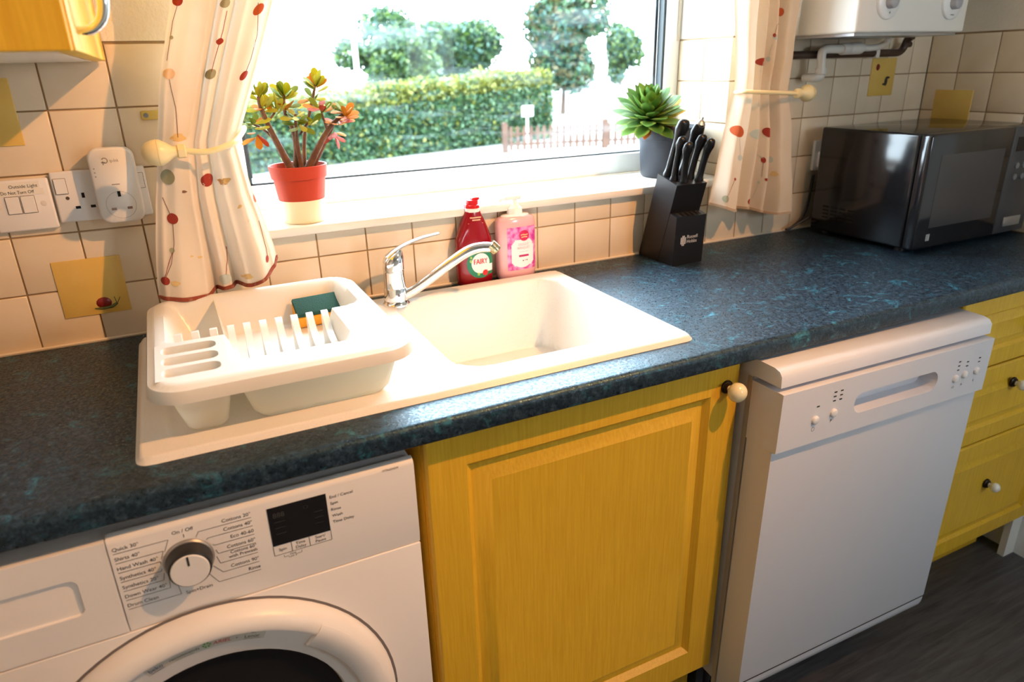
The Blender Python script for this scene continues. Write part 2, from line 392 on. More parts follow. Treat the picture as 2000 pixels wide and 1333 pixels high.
ld = bpy.data.lights.new('bulb_light', 'SPOT'); ld.energy = LAMP_POWER; ld.color = LAMP_COLOR; ld.spot_size = math.radians(94); ld.spot_blend = 1.0; ld.shadow_soft_size = .02
lo = bpy.data.objects.new('bulb_light', ld); COL.objects.link(lo); lo.parent = sp
lo.location = LP + aim * .032 - Vector((LP.x, LP.y, ZC)); lo.rotation_euler = aim.to_track_quat('-Z', 'Y').to_euler()

# ---- decorated tiles set over the plain ones
def deco(parent, name, a0, a1, z0, z1, face='b', label=None):
    mb = MB()
    if face == 'b': mb.box(a0, a1, -.0022, .0008, z0, z1, .0012, 2)
    else: mb.box(XR - .0022, XR + .0008, a0, a1, z0, z1, .0012, 2)
    o = mb.build(name, M_deco, parent)
    if label: o['label'] = label
    return o
d1 = deco(wall_back, 'decorative_tile', -.464, -.358, .960, 1.063, label='yellow tile with a small snail')
deco(wall_back, 'decorative_tile', -.556, -.453, 1.259, 1.362, label='plain yellow tile')
d3 = deco(wall_back, 'decorative_tile', 1.529, 1.627, 1.256, 1.354, label='yellow tile with a ladybird and a bee')
deco(wall_right, 'decorative_tile', -.147, -.039, 1.165, 1.266, 'r', 'plain yellow tile')
Mred = mat('snail_red', (.22, .012, .008), .3); Mgreen = mat('snail_body', (.10, .12, .03), .5); Mdk = mat('print_black', (.012, .011, .011), .5)
def blob(c, rx, rz, t=.0022, n=14): 
    mb = MB(); mb.loops([[(c[0] + k * rx * math.cos(a), -.0022 - d, c[1] + k * rz * math.sin(a)) for a in (2 * PI * i / n for i in range(n))] for k, d in ((1, 0), (.85, t * .6), (.4, t))]); return mb
blob((-.399, .980), .0125, .0105).build('snail_shell', Mred, d1)
sb = MB(); sb.tube([(-.415, -.003, .972), (-.402, -.0034, .9705), (-.388, -.0034, .9715), (-.378, -.0034, .977)], [.001, .0025, .0027, .002], 8)
sb.tube([(-.378, -.0034, .977), (-.372, -.0034, .987)], .0006, 6); sb.tube([(-.379, -.0034, .977), (-.381, -.0034, .989)], .0006, 6); sb.build('snail_body', Mgreen, d1)
blob((1.5535, 1.331), .007, .0085).build('ladybird', Mred, d3)
bb = blob((1.594, 1.293), .006, .012); bb.add(*[blob((1.600, 1.303), .009, .003).v, blob((1.600, 1.303), .009, .003).f]); bb.add(*[blob((1.589, 1.286), .008, .003).v, blob((1.589, 1.286), .008, .003).f]); bb.build('bee', Mdk, d3)
# ================================================================ worktop and sink
SX0, SX1, SY0, SY1 = -.356, .517, -.533, -.042
M_work = worktop_material()
WF, WT, WB = -.595, .91, .877
wk = MB()
prof = [(WF + .02, WT)] + [(WF + .010 + .010 * math.cos(a), WT - .010 + .010 * math.sin(a)) for a in [PI / 2 + PI / 2 * i / 6 for i in range(7)]] + [(WF + .004 - .004 * math.cos(a), WB + .004 - .004 * math.sin(a)) for a in [PI / 2 * i / 4 for i in range(5)]] + [(WF + .02, WB)]
wk.prism(prof, XL + .001, XR - .001, 'x')
hx0, hx1, hy0, hy1 = SX0 + .012, SX1 - .012, SY0 + .012, SY1 - .012
for x0, x1, y0, y1 in ((XL + .001, XR - .001, WF + .02, hy0), (XL + .001, XR - .001, hy1, -.0005), (XL + .001, hx0, hy0, hy1), (hx1, XR - .001, hy0, hy1)): wk.box(x0, x1, y0, y1, WB, WT)
tag(wk.build('worktop', M_work, None, 40), 'dark blue speckled laminate worktop running under the window', 'worktop')
MB().tube([(XL + .002, -.0035, WT + .002), (OX0, -.0035, WT + .002), (XR - .002, -.0035, WT + .002)], .0035, 6).build('seal', mat('silicone_seal', (.72, .62, .48), .5), bpy.data.objects['worktop'])

M_sink = mat('speckled_composite', (.80, .76, .70), .38, noise=(900, (.55, .48, .40), .62, .7))
def sd(x, y, x0, x1, y0, y1, r):
    qx = abs(x - (x0 + x1) / 2) - (x1 - x0) / 2 + r; qy = abs(y - (y0 + y1) / 2) - (y1 - y0) / 2 + r
    return math.hypot(max(qx, 0), max(qy, 0)) + min(max(qx, qy), 0) - r
def sm(a, b, t):
    t = min(1, max(0, (t - a) / (b - a))); return t * t * (3 - 2 * t)
BX0, BX1, BY0, BY1 = .10, .475, -.475, -.085
def lines(lo, hi, step, fine):
    a = set(np.round(np.arange(lo, hi + 1e-6, step), 4)) | {lo, hi}
    for c, w in fine: a |= set(np.round(np.arange(max(lo, c - w), min(hi, c + w), .0025), 4))
    return sorted(a)
gx = lines(SX0, SX1, .012, [(BX0 + .008, .022), (BX1 - .008, .022), (SX0, .012), (SX1, .012), (-.315, .01), (.06, .012)])
gy = lines(SY0, SY1, .012, [(BY0 + .008, .022), (BY1 - .008, .022), (SY0, .012), (SY1, .012), (-.488, .01), (-.11, .01)])
def sink_h(x, y):
    o = -sd(x, y, SX0, SX1, SY0, SY1, .02)
    z = WT + .009 - .009 * (1 - sm(-.001, .008, o))
    b = -sd(x, y, BX0, BX1, BY0, BY1, .06); z -= .155 * sm(0, .018, b) + .012 * sm(.018, .15, b)
    d = -sd(x, y, -.318, .062, -.488, -.112, .02); z -= .005 * sm(0, .008, d)
    return z
sk = MB(); nx, ny = len(gx), len(gy)
def clampc(x, y):                                         # pull grid corners onto the rounded outline
    d = sd(x, y, SX0, SX1, SY0, SY1, .02)
    if d > 0:
        cx = SX0 + .02 if x < 0 else SX1 - .02; cy_ = SY0 + .02 if y < -.3 else SY1 - .02
        l = math.hypot(x - cx, y - cy_); return cx + (x - cx) / l * .02, cy_ + (y - cy_) / l * .02
    return x, y
pts = []
for x in gx:
    for y in gy: X, Y_ = clampc(x, y); pts.append((X, Y_, sink_h(X, Y_)))
sk.add(pts, [(i * ny + j, (i + 1) * ny + j, (i + 1) * ny + j + 1, i * ny + j + 1) for i in range(nx - 1) for j in range(ny - 1) if not all(sd(gx[p], gy[q], SX0, SX1, SY0, SY1, .02) > 1e-5 for p in (i, i + 1) for q in (j, j + 1))])
sink = thing('kitchen_sink', 'white speckled composite sink with drainer and square bowl', 'sink', ((SX0 + SX1) / 2, (SY0 + SY1) / 2, WT))
sko = sk.build('basin', M_sink, sink, 180)
DC = (.29, -.29, WT + .009 - .167)
wsx = MB(); wsx.lathe([(.042, .001), (.042, .004), (.034, .003), (.030, .0015), (.001, .001)], DC, n=28, cap0=False)
wsx.build('strainer', mat('chrome', (.85, .86, .88), .08, 1.0), sink)

# ---------------------------------------------------------------- mixer tap
M_chrome = MATS['chrome']
TP = (.114, -.099, .9185)
tap = thing('mixer_tap', 'chrome single lever mixer tap behind the sink', 'tap', TP)
MB().lathe([(.027, 0), (.027, .003), (.0245, .006), (.0235, .010)], TP, n=32).build('base_flange', M_chrome, tap)
MB().lathe([(.0232, .009), (.0228, .035), (.0226, .0355), (.0214, .036), (.0200, .066), (.0205, .067), (.0205, .070), (.0195, .0705), (.0195, .073)], TP, n=32).build('body', M_chrome, tap)
hd = MB(); lps = []
for h, r, dx in ((.073, .0212, 0), (.082, .0215, 0), (.093, .0212, .0005), (.101, .019, .001), (.107, .014, .003), (.110, .006, .005), (.1105, .0005, .006)):
    lps.append([(TP[0] + dx + r * math.cos(a), TP[1] + r * math.sin(a), TP[2] + h + .010 * (h - .073) / .037 * math.cos(a) * (r / .021)) for a in (2 * PI * i / 28 for i in range(28))])
hd.loops(lps).build('head', M_chrome, tap)
lv = MB(); path = smooth_path([(TP[0] - .012, -.099, TP[2] + .098), (TP[0] + .004, -.1, TP[2] + .109), (TP[0] + .028, -.102, TP[2] + .120), (TP[0] + .06, -.104, TP[2] + .129), (TP[0] + .096, -.106, TP[2] + .134)], 5)
n = len(path); lv.tube(path, [.013 * (1 - .45 * (i / n)) for i in range(n)], 14, flat=.30, up=(0, 0, 1)); lv.build('lever', M_chrome, tap)
spt = smooth_path([(TP[0] + .012, -.102, TP[2] + .014), (TP[0] + .045, -.115, TP[2] + .034), (TP[0] + .10, -.138, TP[2] + .076), (TP[0] + .135, -.152, TP[2] + .100), (TP[0] + .16, -.162, TP[2] + .1085), (TP[0] + .188, -.174, TP[2] + .108)], 6)
MB().tube(spt, [.0095 + .0025 * math.sin(PI * min(1, i / len(spt))) * .5 for i in range(len(spt))], 18).build('spout', M_chrome, tap)
e = spt[-1]; ae = MB(); ae.lathe([(.0108, -.010), (.0112, .001), (.0105, .008), (.008, .0085), (.008, .004)], (e[0] - .002, e[1], e[2] - .001), (.62, -.25, -.74), n=20); ae.build('aerator', mat('worn_brass_chrome', (.6, .55, .4), .25, 1.0, noise=(300, (.35, .28, .12), .4, .6)), tap)
MB().disc((TP[0] - .0005, TP[1] - .0233, TP[2] + .024), .0028, (0, -1, 0), 12, .0004).build('indicator', mat('dark_spot', (.15, .12, .12), .4), tap)

# ---------------------------------------------------------------- dish rack
M_rack = mat('white_rack_plastic', (.86, .83, .77), .3, transl=.18)
M_tub = mat('milky_plastic', (.90, .84, .70), .25, transl=.6)
RZ = 1.0
rk = thing('dish_rack', 'cream plastic dish rack standing on the sink drainer', 'dish rack', (-.15, -.31, .913))
KX0, KX1, KY0, KY1 = -.326, .020, -.520, -.108
def rack_out(i, n=8): return rrect(KX0 + i, KX1 - i, KY0 + i, KY1 - i, max(.045 - i, .012), n)
A = (-.302, -.004, -.302, -.126); A2 = (-.302, -.052, -.346, -.126); Bq = (-.222, -.052, -.468, -.25)
def rack_h(x, y):
    z = RZ
    a = max(-sd(x, y, *A, .03), -sd(x, y, *A2, .02)); dz = .066 * sm(0, .018 + .03 * sm(-.26, -.13, y), a)
    b = -sd(x, y, *Bq, .02); dz = max(dz, .066 * sm(0, .02, b) * sm(-.475, -.37, y))
    z -= dz
    o = -sd(x, y, KX0, KX1, KY0, KY1, .045); z -= .006 * (1 - sm(0, .012, o))
    return z - .004 * math.cos((x + .15) / .17 * PI / 2) * sm(-.44, -.52, y) * 0
cut = [rrect(-.308, -.236, y0, y1, .012, 4) for y0, y1 in ((-.394, -.362), (-.437, -.405), (-.480, -.448))]
CX0, CX1, CY0, CY1 = -.316, -.226, -.489, -.351          # plate that carries the cutlery openings
xs = sorted(set(np.round(np.linspace(KX0, KX1, 58), 4)) | {CX0, CX1}); ys = sorted(set(np.round(np.linspace(KY0, KY1, 70), 4)) | {CY0, CY1})
P = []; F = []
def clampr(x, y):
    r = .045
    if sd(x, y, KX0, KX1, KY0, KY1, r) > 0:
        cx = KX0 + r if x < -.15 else KX1 - r; cy_ = KY0 + r if y < -.3 else KY1 - r
        l = math.hypot(x - cx, y - cy_); return cx + (x - cx) / l * r, cy_ + (y - cy_) / l * r
    return x, y
for x in xs:
    for y in ys: X, Y_ = clampr(x, y); P.append((X, Y_, rack_h(X, Y_)))
m = len(ys)
SLOT = []                                                 # drain slots between the ribs
ribx = [-.290, -.266, -.240, -.2155, -.192, -.168, -.144, -.120, -.096, -.072]
for i in range(len(xs) - 1):
    for j in range(m - 1):
        cx = (xs[i] + xs[i + 1]) / 2; cy_ = (ys[j] + ys[j + 1]) / 2
        if all(sd(xs[p], ys[q], KX0, KX1, KY0, KY1, .045) > 1e-5 for p in (i, i + 1) for q in (j, j + 1)): continue
        if CX0 - 1e-6 < cx < CX1 and CY0 - 1e-6 < cy_ < CY1: continue
        if -.415 < cy_ < -.335 and any(abs(cx - (a + b) / 2) < .0075 for a, b in zip(ribx[3:-1], ribx[4:])): continue
        F.append((i * m + j, (i + 1) * m + j, (i + 1) * m + j + 1, i * m + j + 1))
tr = MB(); tr.add(P, F)
for lp, (ya, yb) in zip(cut, ((-.3995, CY1), (-.4425, -.3995), (CY0, -.4425))):
    ou = outer_for(lp, CX0, CX1, ya, yb); lin = [((x + .272) * .96 - .272, y) for x, y in lp]
    tr.loops([[(x, y, RZ) for x, y in ou], [(x, y, RZ) for x, y in lp], [(x, y, RZ - .004) for x, y in lin], [(x, y, RZ - .014) for x, y in lin]], False, False)
tro = tr.build('tray', M_rack, rk, 50)
sk2 = MB(); o0 = rack_out(0)
sk2.loops([[(x, y, RZ - .0055) for x, y in o0], [(x, y, RZ - .013) for x, y in rack_out(-.0025)], [(x, y, RZ - .022) for x, y in rack_out(-.0035)], [(x, y, RZ - .022) for x, y in rack_out(-.0012)], [(x, y, RZ - .008) for x, y in rack_out(.002)]], False, False)
sk2.build('rim', M_rack, rk, 60)
for k, x in enumerate(ribx):
    y0 = -.466 if k > 2 else -.346
    L_ = -.302 - y0
    top = [(y0, RZ - .001), (y0 + L_ * .25, RZ - .020), (y0 + L_ * .5, RZ - .031), (y0 + L_ * .75, RZ - .024), (-.309, RZ - .002), (-.302, RZ - .002)]
    bot = [(-.302, RZ - .064), (y0 + L_ * .7, RZ - .064), (y0 + L_ * .35, RZ - .052), (y0 + .004, RZ - .014)]
    pr = [tuple(p) for p in smooth_path(top[:-1], 3)] + [top[-1]] + bot
    rb = MB(); lean = .006
    rb.loops([[(x - .0052 + lean * (y - y0) / L_, y, z) for y, z in pr], [(x + .0052 + lean * (y - y0) / L_, y, z) for y, z in pr]])
    rb.build('rib', M_rack, rk, 40)
tb = MB(); tb.loops([[(x, y, z) for x, y in rrect(a, b, c, d, .02, 5)] for a, b, c, d, z in ((-.222, .002, -.497, -.122, RZ - .006), (-.216, -.003, -.494, -.126, .96), (-.206, -.012, -.484, -.136, .925), (-.198, -.02, -.476, -.144, .9145))], False, True)
tb.build('drip_tub', M_tub, rk, 50)
cp = MB(); cp.loops([[(x, y, z) for x, y in rrect(a, b, c, d, .012, 5)] for a, b, c, d, z in ((-.312, -.2285, -.486, -.354, RZ - .006), (-.300, -.233, -.481, -.362, .95), (-.291, -.239, -.477, -.37, .921), (-.286, -.243, -.472, -.375, .9145))], False, True)
cp.build('cutlery_cup', M_tub, rk, 50)
# sponge leaning in the back of the rack
spg = thing('scouring_sponge', 'orange sponge with dark green scouring pad in the dish rack', 'sponge', (-.055, -.165, .94))
def sponge_layer(name, t0, t1, m_):                       # pad upwards, back edge raised
    mb = MB(); bm_ = MB(); bm_.box(-.041, .041, -.05, 0, t0, t1, .003, 2)
    c, s = math.cos(math.radians(20)), math.sin(math.radians(20))
    mb.v = [(-.055 + x, -.158 + y * c - z * s, .982 + y * s + z * c + x * .03) for x, y, z in bm_.v]; mb.f = bm_.f
    mb.build(name, m_, spg)
sponge_layer('sponge_body', -.031, -.0085, mat('orange_sponge', (.85, .38, .03), .9, bump=(500, .6, .002)))
sponge_layer('scouring_pad', -.008, 0, mat('green_scourer', (.012, .075, .06), .95, bump=(600, .8, .003)))
# ================================================================ appliances and units under the worktop
M_appl = mat('white_enamel', (.83, .815, .82), .28)
M_applp = mat('white_appliance_plastic', (.83, .815, .82), .35)
M_ink = mat('grey_print', (.045, .04, .045), .6)
M_yel = wood_material('yellow_wood_foil', (.67, .385, .018), (.79, .50, .036), 26.0, .38, (9, 9, .35), .12)
M_black = mat('black_gloss', (.012, .012, .014), .12)
M_blackp = mat('black_plastic', (.015, .015, .016), .42)
M_dark = mat('dark_gap', (.03, .027, .022), .8)

# ---------------------------------------------------------------- washing machine
WX0, WX1, WY = -.616, -.020, -.585
wm = thing('washing_machine', 'white front loading washing machine under the worktop', 'washing machine', (-.318, -.3, .0))
bd = MB(); bd.box(WX0, WX1, WY + .004, -.03, .02, .852, .004, 2)
bd.build('body', M_appl, wm)
fp = MB()                                                 # front panel below the controls
fp.box(WX0, WX1, WY - .001, WY + .004, .06, .7155, .002, 2); fp.build('front_panel', M_appl, wm)
cpn = MB(); cpn.prism([(WY + .01, .7165), (WY + .002, .7165), (WY, .732), (WY, .846), (WY + .0015, .851), (WY + .006, .8545), (WY + .012, .8555), (WY + .012, .7165)], -.3985, WX1 - .000, 'x')
cpn.build('control_panel', M_applp, wm, 60)
ztop = .8545
dw_ = MB(); hole = [(x, z) for x, z in rrect(-.606, -.437, .761, .813, .010, 5)]
ou = outer_for(hole, WX0, -.4005, .7165, .8525)
dw_.loops([[(x, WY + .012, z) for x, z in ou], [(x, WY + .002, z) for x, z in ou], [((x + .508) * .996 - .508, WY, (z - .785) * .985 + .785) for x, z in ou], [(x, WY, z) for x, z in hole], [(x, WY + .003, z) for x, z in hole]], False, False)
lo_ = [(x, WY + .003, z) for x, z in hole]; bk = [((x + .52) * .97 - .52, WY + .014 + .022 * (z - .761) / .052, (z - .787) * .9 + .787) for x, z in hole]
dw_.loops([lo_, bk], False, True)
dw_.build('detergent_drawer', M_applp, wm, 40)
# dial
DCX, DCZ = -.3175, .797
dl = MB(); dl.lathe([(.0295, 0), (.0295, .002), (.0275, .004)], (DCX, WY, DCZ), (0, -1, 0), 40); dlo = dl.build('dial_surround', mat('grey_ring', (.35, .34, .33), .4, .6), wm)
kb = MB(); kb.lathe([(.0265, .002), (.0255, .018), (.0245, .022), (.0215, .024)], (DCX, WY, DCZ), (0, -1, 0), 40); kbo = kb.build('program_dial', M_blackp, wm)
MB().lathe([(.0222, .022), (.0222, .0245), (.0212, .0252)], (DCX, WY, DCZ), (0, -1, 0), 40).build('dial_cap', M_applp, kbo)
MB().box(DCX - .0011, DCX + .0011, WY - .0258, WY - .0251, DCZ + .008, DCZ + .021).build('pointer', M_blackp, kbo)
ds = MB(); ds.box(-.219, -.1435, WY - .0006, WY + .002, .7795, .838); dso = ds.build('display', M_black, wm)
dm = MB(); e_ = WY - .0009
for r0, r1, cx, cz in ((.0026, .0032, -.171, .8265),):
    dm.loops([[(cx + r * math.cos(a), e_, cz + r * .7 * math.sin(a)) for a in (2 * PI * i / 16 for i in range(16))] for r in (r0, r1)], False, False)
dm.lathe([(.0011, 0)], (-.171, e_, .8265), (0, -1, 0), 8)
put_text(dm, '888', .007, on_y(-.213, .822, e_)); 
for z in (.815, .806, .797): stroke(dm, [(-.213, z), (-.199, z)], .0007, lambda a, b: (a, e_, b)); stroke(dm, [(-.162, z), (-.150, z)], .0007, lambda a, b: (a, e_, b))
stuff(dm.build('display_icons', mat('dim_icons', (.045, .048, .05), .5), dso, None))
tx = MB(); ty = WY - .0004; F2 = lambda a, b: (a, ty, b)
H = .0048
for k, s in enumerate(('Quick 30°', 'Shirts 40°', 'Hand Wash 40°', 'Synthetics 40°', 'Synthetics 20°', 'Down Wear 40°', 'Drum Clean')):
    z = .8362 - k * .01375
    put_text(tx, s, H, on_y(-.3945, z, ty))
    zl = z - .0035
    ang = [40, 22, 9, -4, -17, -33, -52][k]; a_ = math.radians(180 - ang)
    tip = (DCX + .0315 * math.cos(a_), DCZ + .0315 * math.sin(a_))
    el = [-.335, -.343, -.349, -.350, -.350, -.345, -.335][k]
    stroke(tx, [(-.3945, zl), (el, zl), tip], .0006, F2)
for k, s in enumerate(('Cottons 20°', 'Cottons 40°', 'Eco 40-60', 'Cottons 60°', 'Cottons 60°\nwith Prewash', 'Cottons 90°', 'Rinse')):
    z = [.8362, .8235, .8105, .797, .7880, .7675, .7545][k]
    for q, line in enumerate(s.split('\n')): put_text(tx, line, H * (.92 if k == 4 else 1), on_y(-.2385, z - q * .0062, ty), 'R')
    zl = z - .0035 - (.0062 if k == 4 else 0)
    ang = [66, 42, 22, 5, -13, -38, -58][k]; a_ = math.radians(ang)
    tip = (DCX + .0315 * math.cos(a_), DCZ + .0315 * math.sin(a_))
    el = [-.301, -.292, -.286, -.284, -.284, -.283, -.290][k]
    stroke(tx, [(-.2385, zl), (el, zl), tip], .0006, F2)
put_text(tx, 'On / Off', H, on_y(-.3175, .8378, ty), 'C'); stroke(tx, [(DCX, .835), (DCX, .830)], .0006, F2)
put_text(tx, 'Spin+Drain', H, on_y(-.314, .7475, ty), 'C'); stroke(tx, [(DCX + .003, .7645), (DCX + .004, .760)], .0006, F2)
for k, s in enumerate(('End / Cancel', 'Spin', 'Rinse', 'Wash', 'Time Delay')): put_text(tx, s, .0043, on_y(-.139, .8285 - k * .0098, ty))
stroke(tx, [(-.219, .7795), (-.219, .7645), (-.1435, .7645), (-.1435, .7795)], .0006, F2)
for x in (-.196, -.1725): stroke(tx, [(x, .7795), (x, .7645)], .0006, F2)
put_text(tx, 'Spin', .0042, on_y(-.2075, .7700, ty), 'C'); put_text(tx, 'Time', .0042, on_y(-.1843, .7730, ty), 'C'); put_text(tx, 'Delay', .0042, on_y(-.1843, .7668, ty), 'C')
put_text(tx, 'Start/', .0042, on_y(-.158, .7730, ty), 'C'); put_text(tx, 'Pause', .0042, on_y(-.158, .7668, ty), 'C')
put_text(tx, 'Child', .0026, on_y(-.196, .7600, ty), 'C'); put_text(tx, 'Lock 3"', .0026, on_y(-.196, .7562, ty), 'C')
stroke(tx, [(-.2075, .7625), (-.2075, .759), (-.2015, .759)], .0005, F2); stroke(tx, [(-.1845, .7625), (-.1845, .759), (-.1905, .759)], .0005, F2)
put_text(tx, 'WTK62042W', .0034, on_y(-.0655, .8470, ty), 'L', .0235)
put_text(tx, '1200 rpm', .0036, on_y(-.5375, .7235, ty), 'R')
stuff(tx.build('control_lettering', M_ink, wm, None))
# porthole door
PX, PZ = -.32, .478
dr = thing  # (keeps the name short below)
ring = MB(); ring.lathe([(.2395, .001), (.2385, .010), (.234, .022), (.226, .0295), (.216, .032), (.2118, .031), (.2105, .0262), (.190, .021), (.170, .015), (.166, .006)], (PX, WY, PZ), (0, -1, 0), 72, False, False)
door_w = ring.build('porthole_door', M_applp, wm, 40)
MB().lathe([(.2435, .0012), (.239, .0014)], (PX, WY, PZ), (0, -1, 0), 72, False, False).build('door_gap', mat('shadow_gap', (.16, .14, .14), .7), wm, None)  # flat dark ring painting the shadow line round the door
gs = MB(); gs.lathe([(.167, .006), (.150, .004), (.110, .012), (.060, .016), (.001, .017)], (PX, WY, PZ), (0, -1, 0), 56, False, False)
gs.build('porthole_glass', M_black, door_w, 180)
dg = MB()                                                 # grip let into the ring on the right
for part in range(1):
    lps = []
    for i in range(15):
        a = math.radians(51 - i * 4.2); c, s = math.cos(a), math.sin(a)
        lps.append([(PX + r * c, WY - y, PZ + r * s) for r, y in ((.188, .0190), (.189, .0260), (.192, .0285), (.210, .0335), (.222, .0335), (.2275, .0295), (.226, .026), (.200, .0215))])
    dg.loops(lps)
dg.build('door_grip', M_applp, door_w, 50)
def arc(r_mid, y_of):                                     # text along the ring, x measured along the arc
    def f(x, y):
        a = math.radians(111) - x / r_mid; r = r_mid + y
        return (PX + r * math.cos(a), WY - y_of(r), PZ + r * math.sin(a))
    return f
yo = lambda r: .0213 + (r - .190) * .0052 / .0205
st = MB(); f = arc(.2015, lambda r: yo(r) + .0002)
N = 30; LEN = .146
for i in range(N):
    x0, x1 = LEN * i / N, LEN * (i + 1) / N
    for r0, r1 in ((-.0075, .0078),): st.add([f(x0, r0), f(x1, r0), f(x1, r1), f(x0, r1)], [(0, 1, 2, 3)])
sto = st.build('sticker', mat('silver_sticker', (.66, .64, .58), .45), door_w, None)
f = arc(.2015, lambda r: yo(r) + .0006)
b1 = MB(); put_text(b1, 'beko', .0068, lambda x, y: f(x + .004, y - .003), 'L', .017); stroke(b1, [(.004, -.0056), (.012, -.0056), (.021, -.0056)], .0009, f); stuff(b1.build('sticker_print', mat('blue_print', (.01, .04, .22), .4), sto, None))
b2 = MB(); put_text(b2, 'recommends', .0046, lambda x, y: f(x + .0295, y - .002), 'L', .036); stroke(b2, [(.035, -.0048), (.046, -.0048), (.058, -.0048)], .0005, f); put_text(b2, '+', .0045, lambda x, y: f(x + .109, y - .002)); put_text(b2, 'Lenor', .0058, lambda x, y: f(x + .1205, y - .0035), 'L', .019); put_text(b2, 'P&G', .002, lambda x, y: f(x + .128, y + .0042)); stroke(b2, [(.119, -.0055), (.130, -.0055), (.141, -.0055)], .0004, f); stuff(b2.build('sticker_print', M_ink, sto, None))
b3 = MB(); put_text(b3, 'ARIEL', .0064, lambda x, y: f(x + .0815 + y * .2, y - .0025), 'L', .022); stuff(b3.build('sticker_print', mat('red_print', (.62, .03, .02), .4), sto, None))
b4 = MB()
for k in range(6):
    a = k * PI / 3
    b4.add([f(.0745 + .0055 * math.cos(a + t), .001 + .0055 * math.sin(a + t)) if s_ else f(.0745 + .0012 * math.cos(a), .001 + .0012 * math.sin(a)) for s_, t in ((0, 0), (1, -.25), (1, .45))], [(0, 1, 2)])
stuff(b4.build('sticker_print', mat('green_print', (.08, .35, .03), .4), sto, None))

# ---------------------------------------------------------------- sink base cabinet
cb = thing('base_cabinet', 'yellow wood effect base cabinet below the sink', 'cabinet', (.298, -.29, 0))
bx = MB(); DY = -.564
for x0, x1 in ((.001, .018), (.578, .595)): bx.box(x0, x1, DY + .019, -.03, .15, .874)
bx.box(.018, .578, DY + .019, -.03, .15, .168); bx.box(.018, .578, -.04, -.03, .168, .874); bx.build('carcass', M_yel, cb, None)
dd = MB(); panel_door(dd, .003, .5955, .158, .8735, DY, .018); ddo = dd.build('door', M_yel, cb, 25)
def knob(parent, x, z, y, m_cream, r=.0155):
    kk = MB(); kk.lathe([(.0062, .006), (.0048, .010), (.0048, .013)] + [(max(.0004, r * math.sin(a)), .012 + r * .9 - r * .9 * math.cos(a)) for a in [PI * (.12 + .88 * i / 12) for i in range(13)]], (x, y, z), (0, -1, 0), 26)
    ko = kk.build('knob', m_cream, parent, 60)
    MB().lathe([(.0125, 0), (.0125, .003), (.010, .005), (.0105, .0065), (.008, .008)], (x, y, z), (0, -1, 0), 22).build('knob_collar', mat('dark_bronze', (.03, .018, .012), .35, .6), parent if parent.parent is None else parent, 50)
M_knob = mat('cream_ceramic', (.85, .76, .50), .2)
knob(ddo, .565, .822, DY, M_knob, .0175)
MB().box(.001, .595, -.50, -.482, .002, .148).build('plinth', M_yel, cb, None)

# ---------------------------------------------------------------- dishwasher
M_dw = mat('cool_white_enamel', (.70, .71, .77), .3)
dwm = thing('dishwasher', 'white freestanding dishwasher standing forward of the yellow units', 'dishwasher', (.9, -.35, 0))
EX0, EX1, EY = .606, 1.183, -.634
bo = MB(); bo.box(EX0 + .002, EX1 - .002, -.576, -.04, .112, .835, .003, 2); bo.build('body', mat('dishwasher_side', (.72, .69, .66), .4), dwm)
ld_ = MB(); ld_.prism([(-.05, .834), (-.05, .8665), (-.578, .8665), (-.622, .8655), (-.634, .862), (-.640, .854), (-.641, .834)], EX0 + .0005, EX1 - .002, 'x'); ld_.build('lid', M_dw, dwm, 50)
pn = MB(); hole = rrect(.79, 1.025, .745, .787, .0205, 7)
px0, px1, pz0, pz1, py = EX0 - .001, EX1 + .003, .7105, .8255, -.6495
ou = outer_for(hole, px0, px1, pz0, pz1)
pn.loops([[(x, -.578, z) for x, z in ou], [(x, py + .003, z) for x, z in ou], [((x - .895) * .9985 + .895, py, (z - .768) * .985 + .768) for x, z in ou], [(x, py, z) for x, z in hole], [((x - .907) * .985 + .907, py + .004, (z - .766) * .94 + .766) for x, z in hole], [((x - .907) * .965 + .907, py + .034, (z - .766) * .8 + .766 + .002) for x, z in hole]], True, True)
pno = pn.build('control_panel', M_dw, dwm, 40)
for x, z in ((.692, .758), (.737, .762), (1.082, .787 - .03), (1.109, .787 - .026), (1.147, .787 - .0255)):
    MB().lathe([(.0082, 0), (.0080, .003), (.006, .0042), (.001, .0045)], (x, py, z), (0, -1, 0), 18).build('button', M_applp, pno, 60)
pr = MB(); pf = lambda a, b: (a, py - .0003, b)
def dash(x, z): stroke(pr, [(x - .0035, z), (x + .0035, z)], .0026, pf)
dash(.695, .784)
for r_ in range(3):
    for c in range(2): dash(.7345 + c * .016 , .7865 + r_ * .0085)
for k, z in enumerate((.775, .784, .793)): dash(1.0855, z)
for z in (.779, .788): dash(1.112, z)
for z in (.781, .7895): dash(1.150, z)
def ringp(x, z, r): pr.loops([[(x + q * math.cos(a), py - .0003, z + q * math.sin(a)) for a in (2 * PI * i / 14 for i in range(14))] for q in (r, r - .0007)], False, False)
ringp(.690, .740, .0042); put_text(pr, 'P', .006, on_y(.732, .7435, py - .0003)); 
for x, s in ((1.080, '1/2'), (1.1065, '3h'), (1.1445, 'II')): put_text(pr, s, .0045, on_y(x, .7365 + (x - 1.08) * .03, py - .0003), 'C')
stuff(pr.build('panel_print', Mdk, pno, None))
do = MB(); do.prism([(-.579, .112), (-.579, .7095), (-.6365, .7095), (-.6395, .706), (-.6395, .170), (-.638, .165)] + [(-.6385 + .038 * (1 - math.cos(a)), .160 - .048 * math.sin(a)) for a in [PI / 2 * i / 6 for i in range(7)]], EX0 + .001, EX1 - .001, 'x'); do.build('door', M_dw, dwm, 40)
MB().box(EX0 + .004, EX1 - .004, -.6400, -.6392, .1655, .1675).build('door_seam', M_dark, dwm, None)
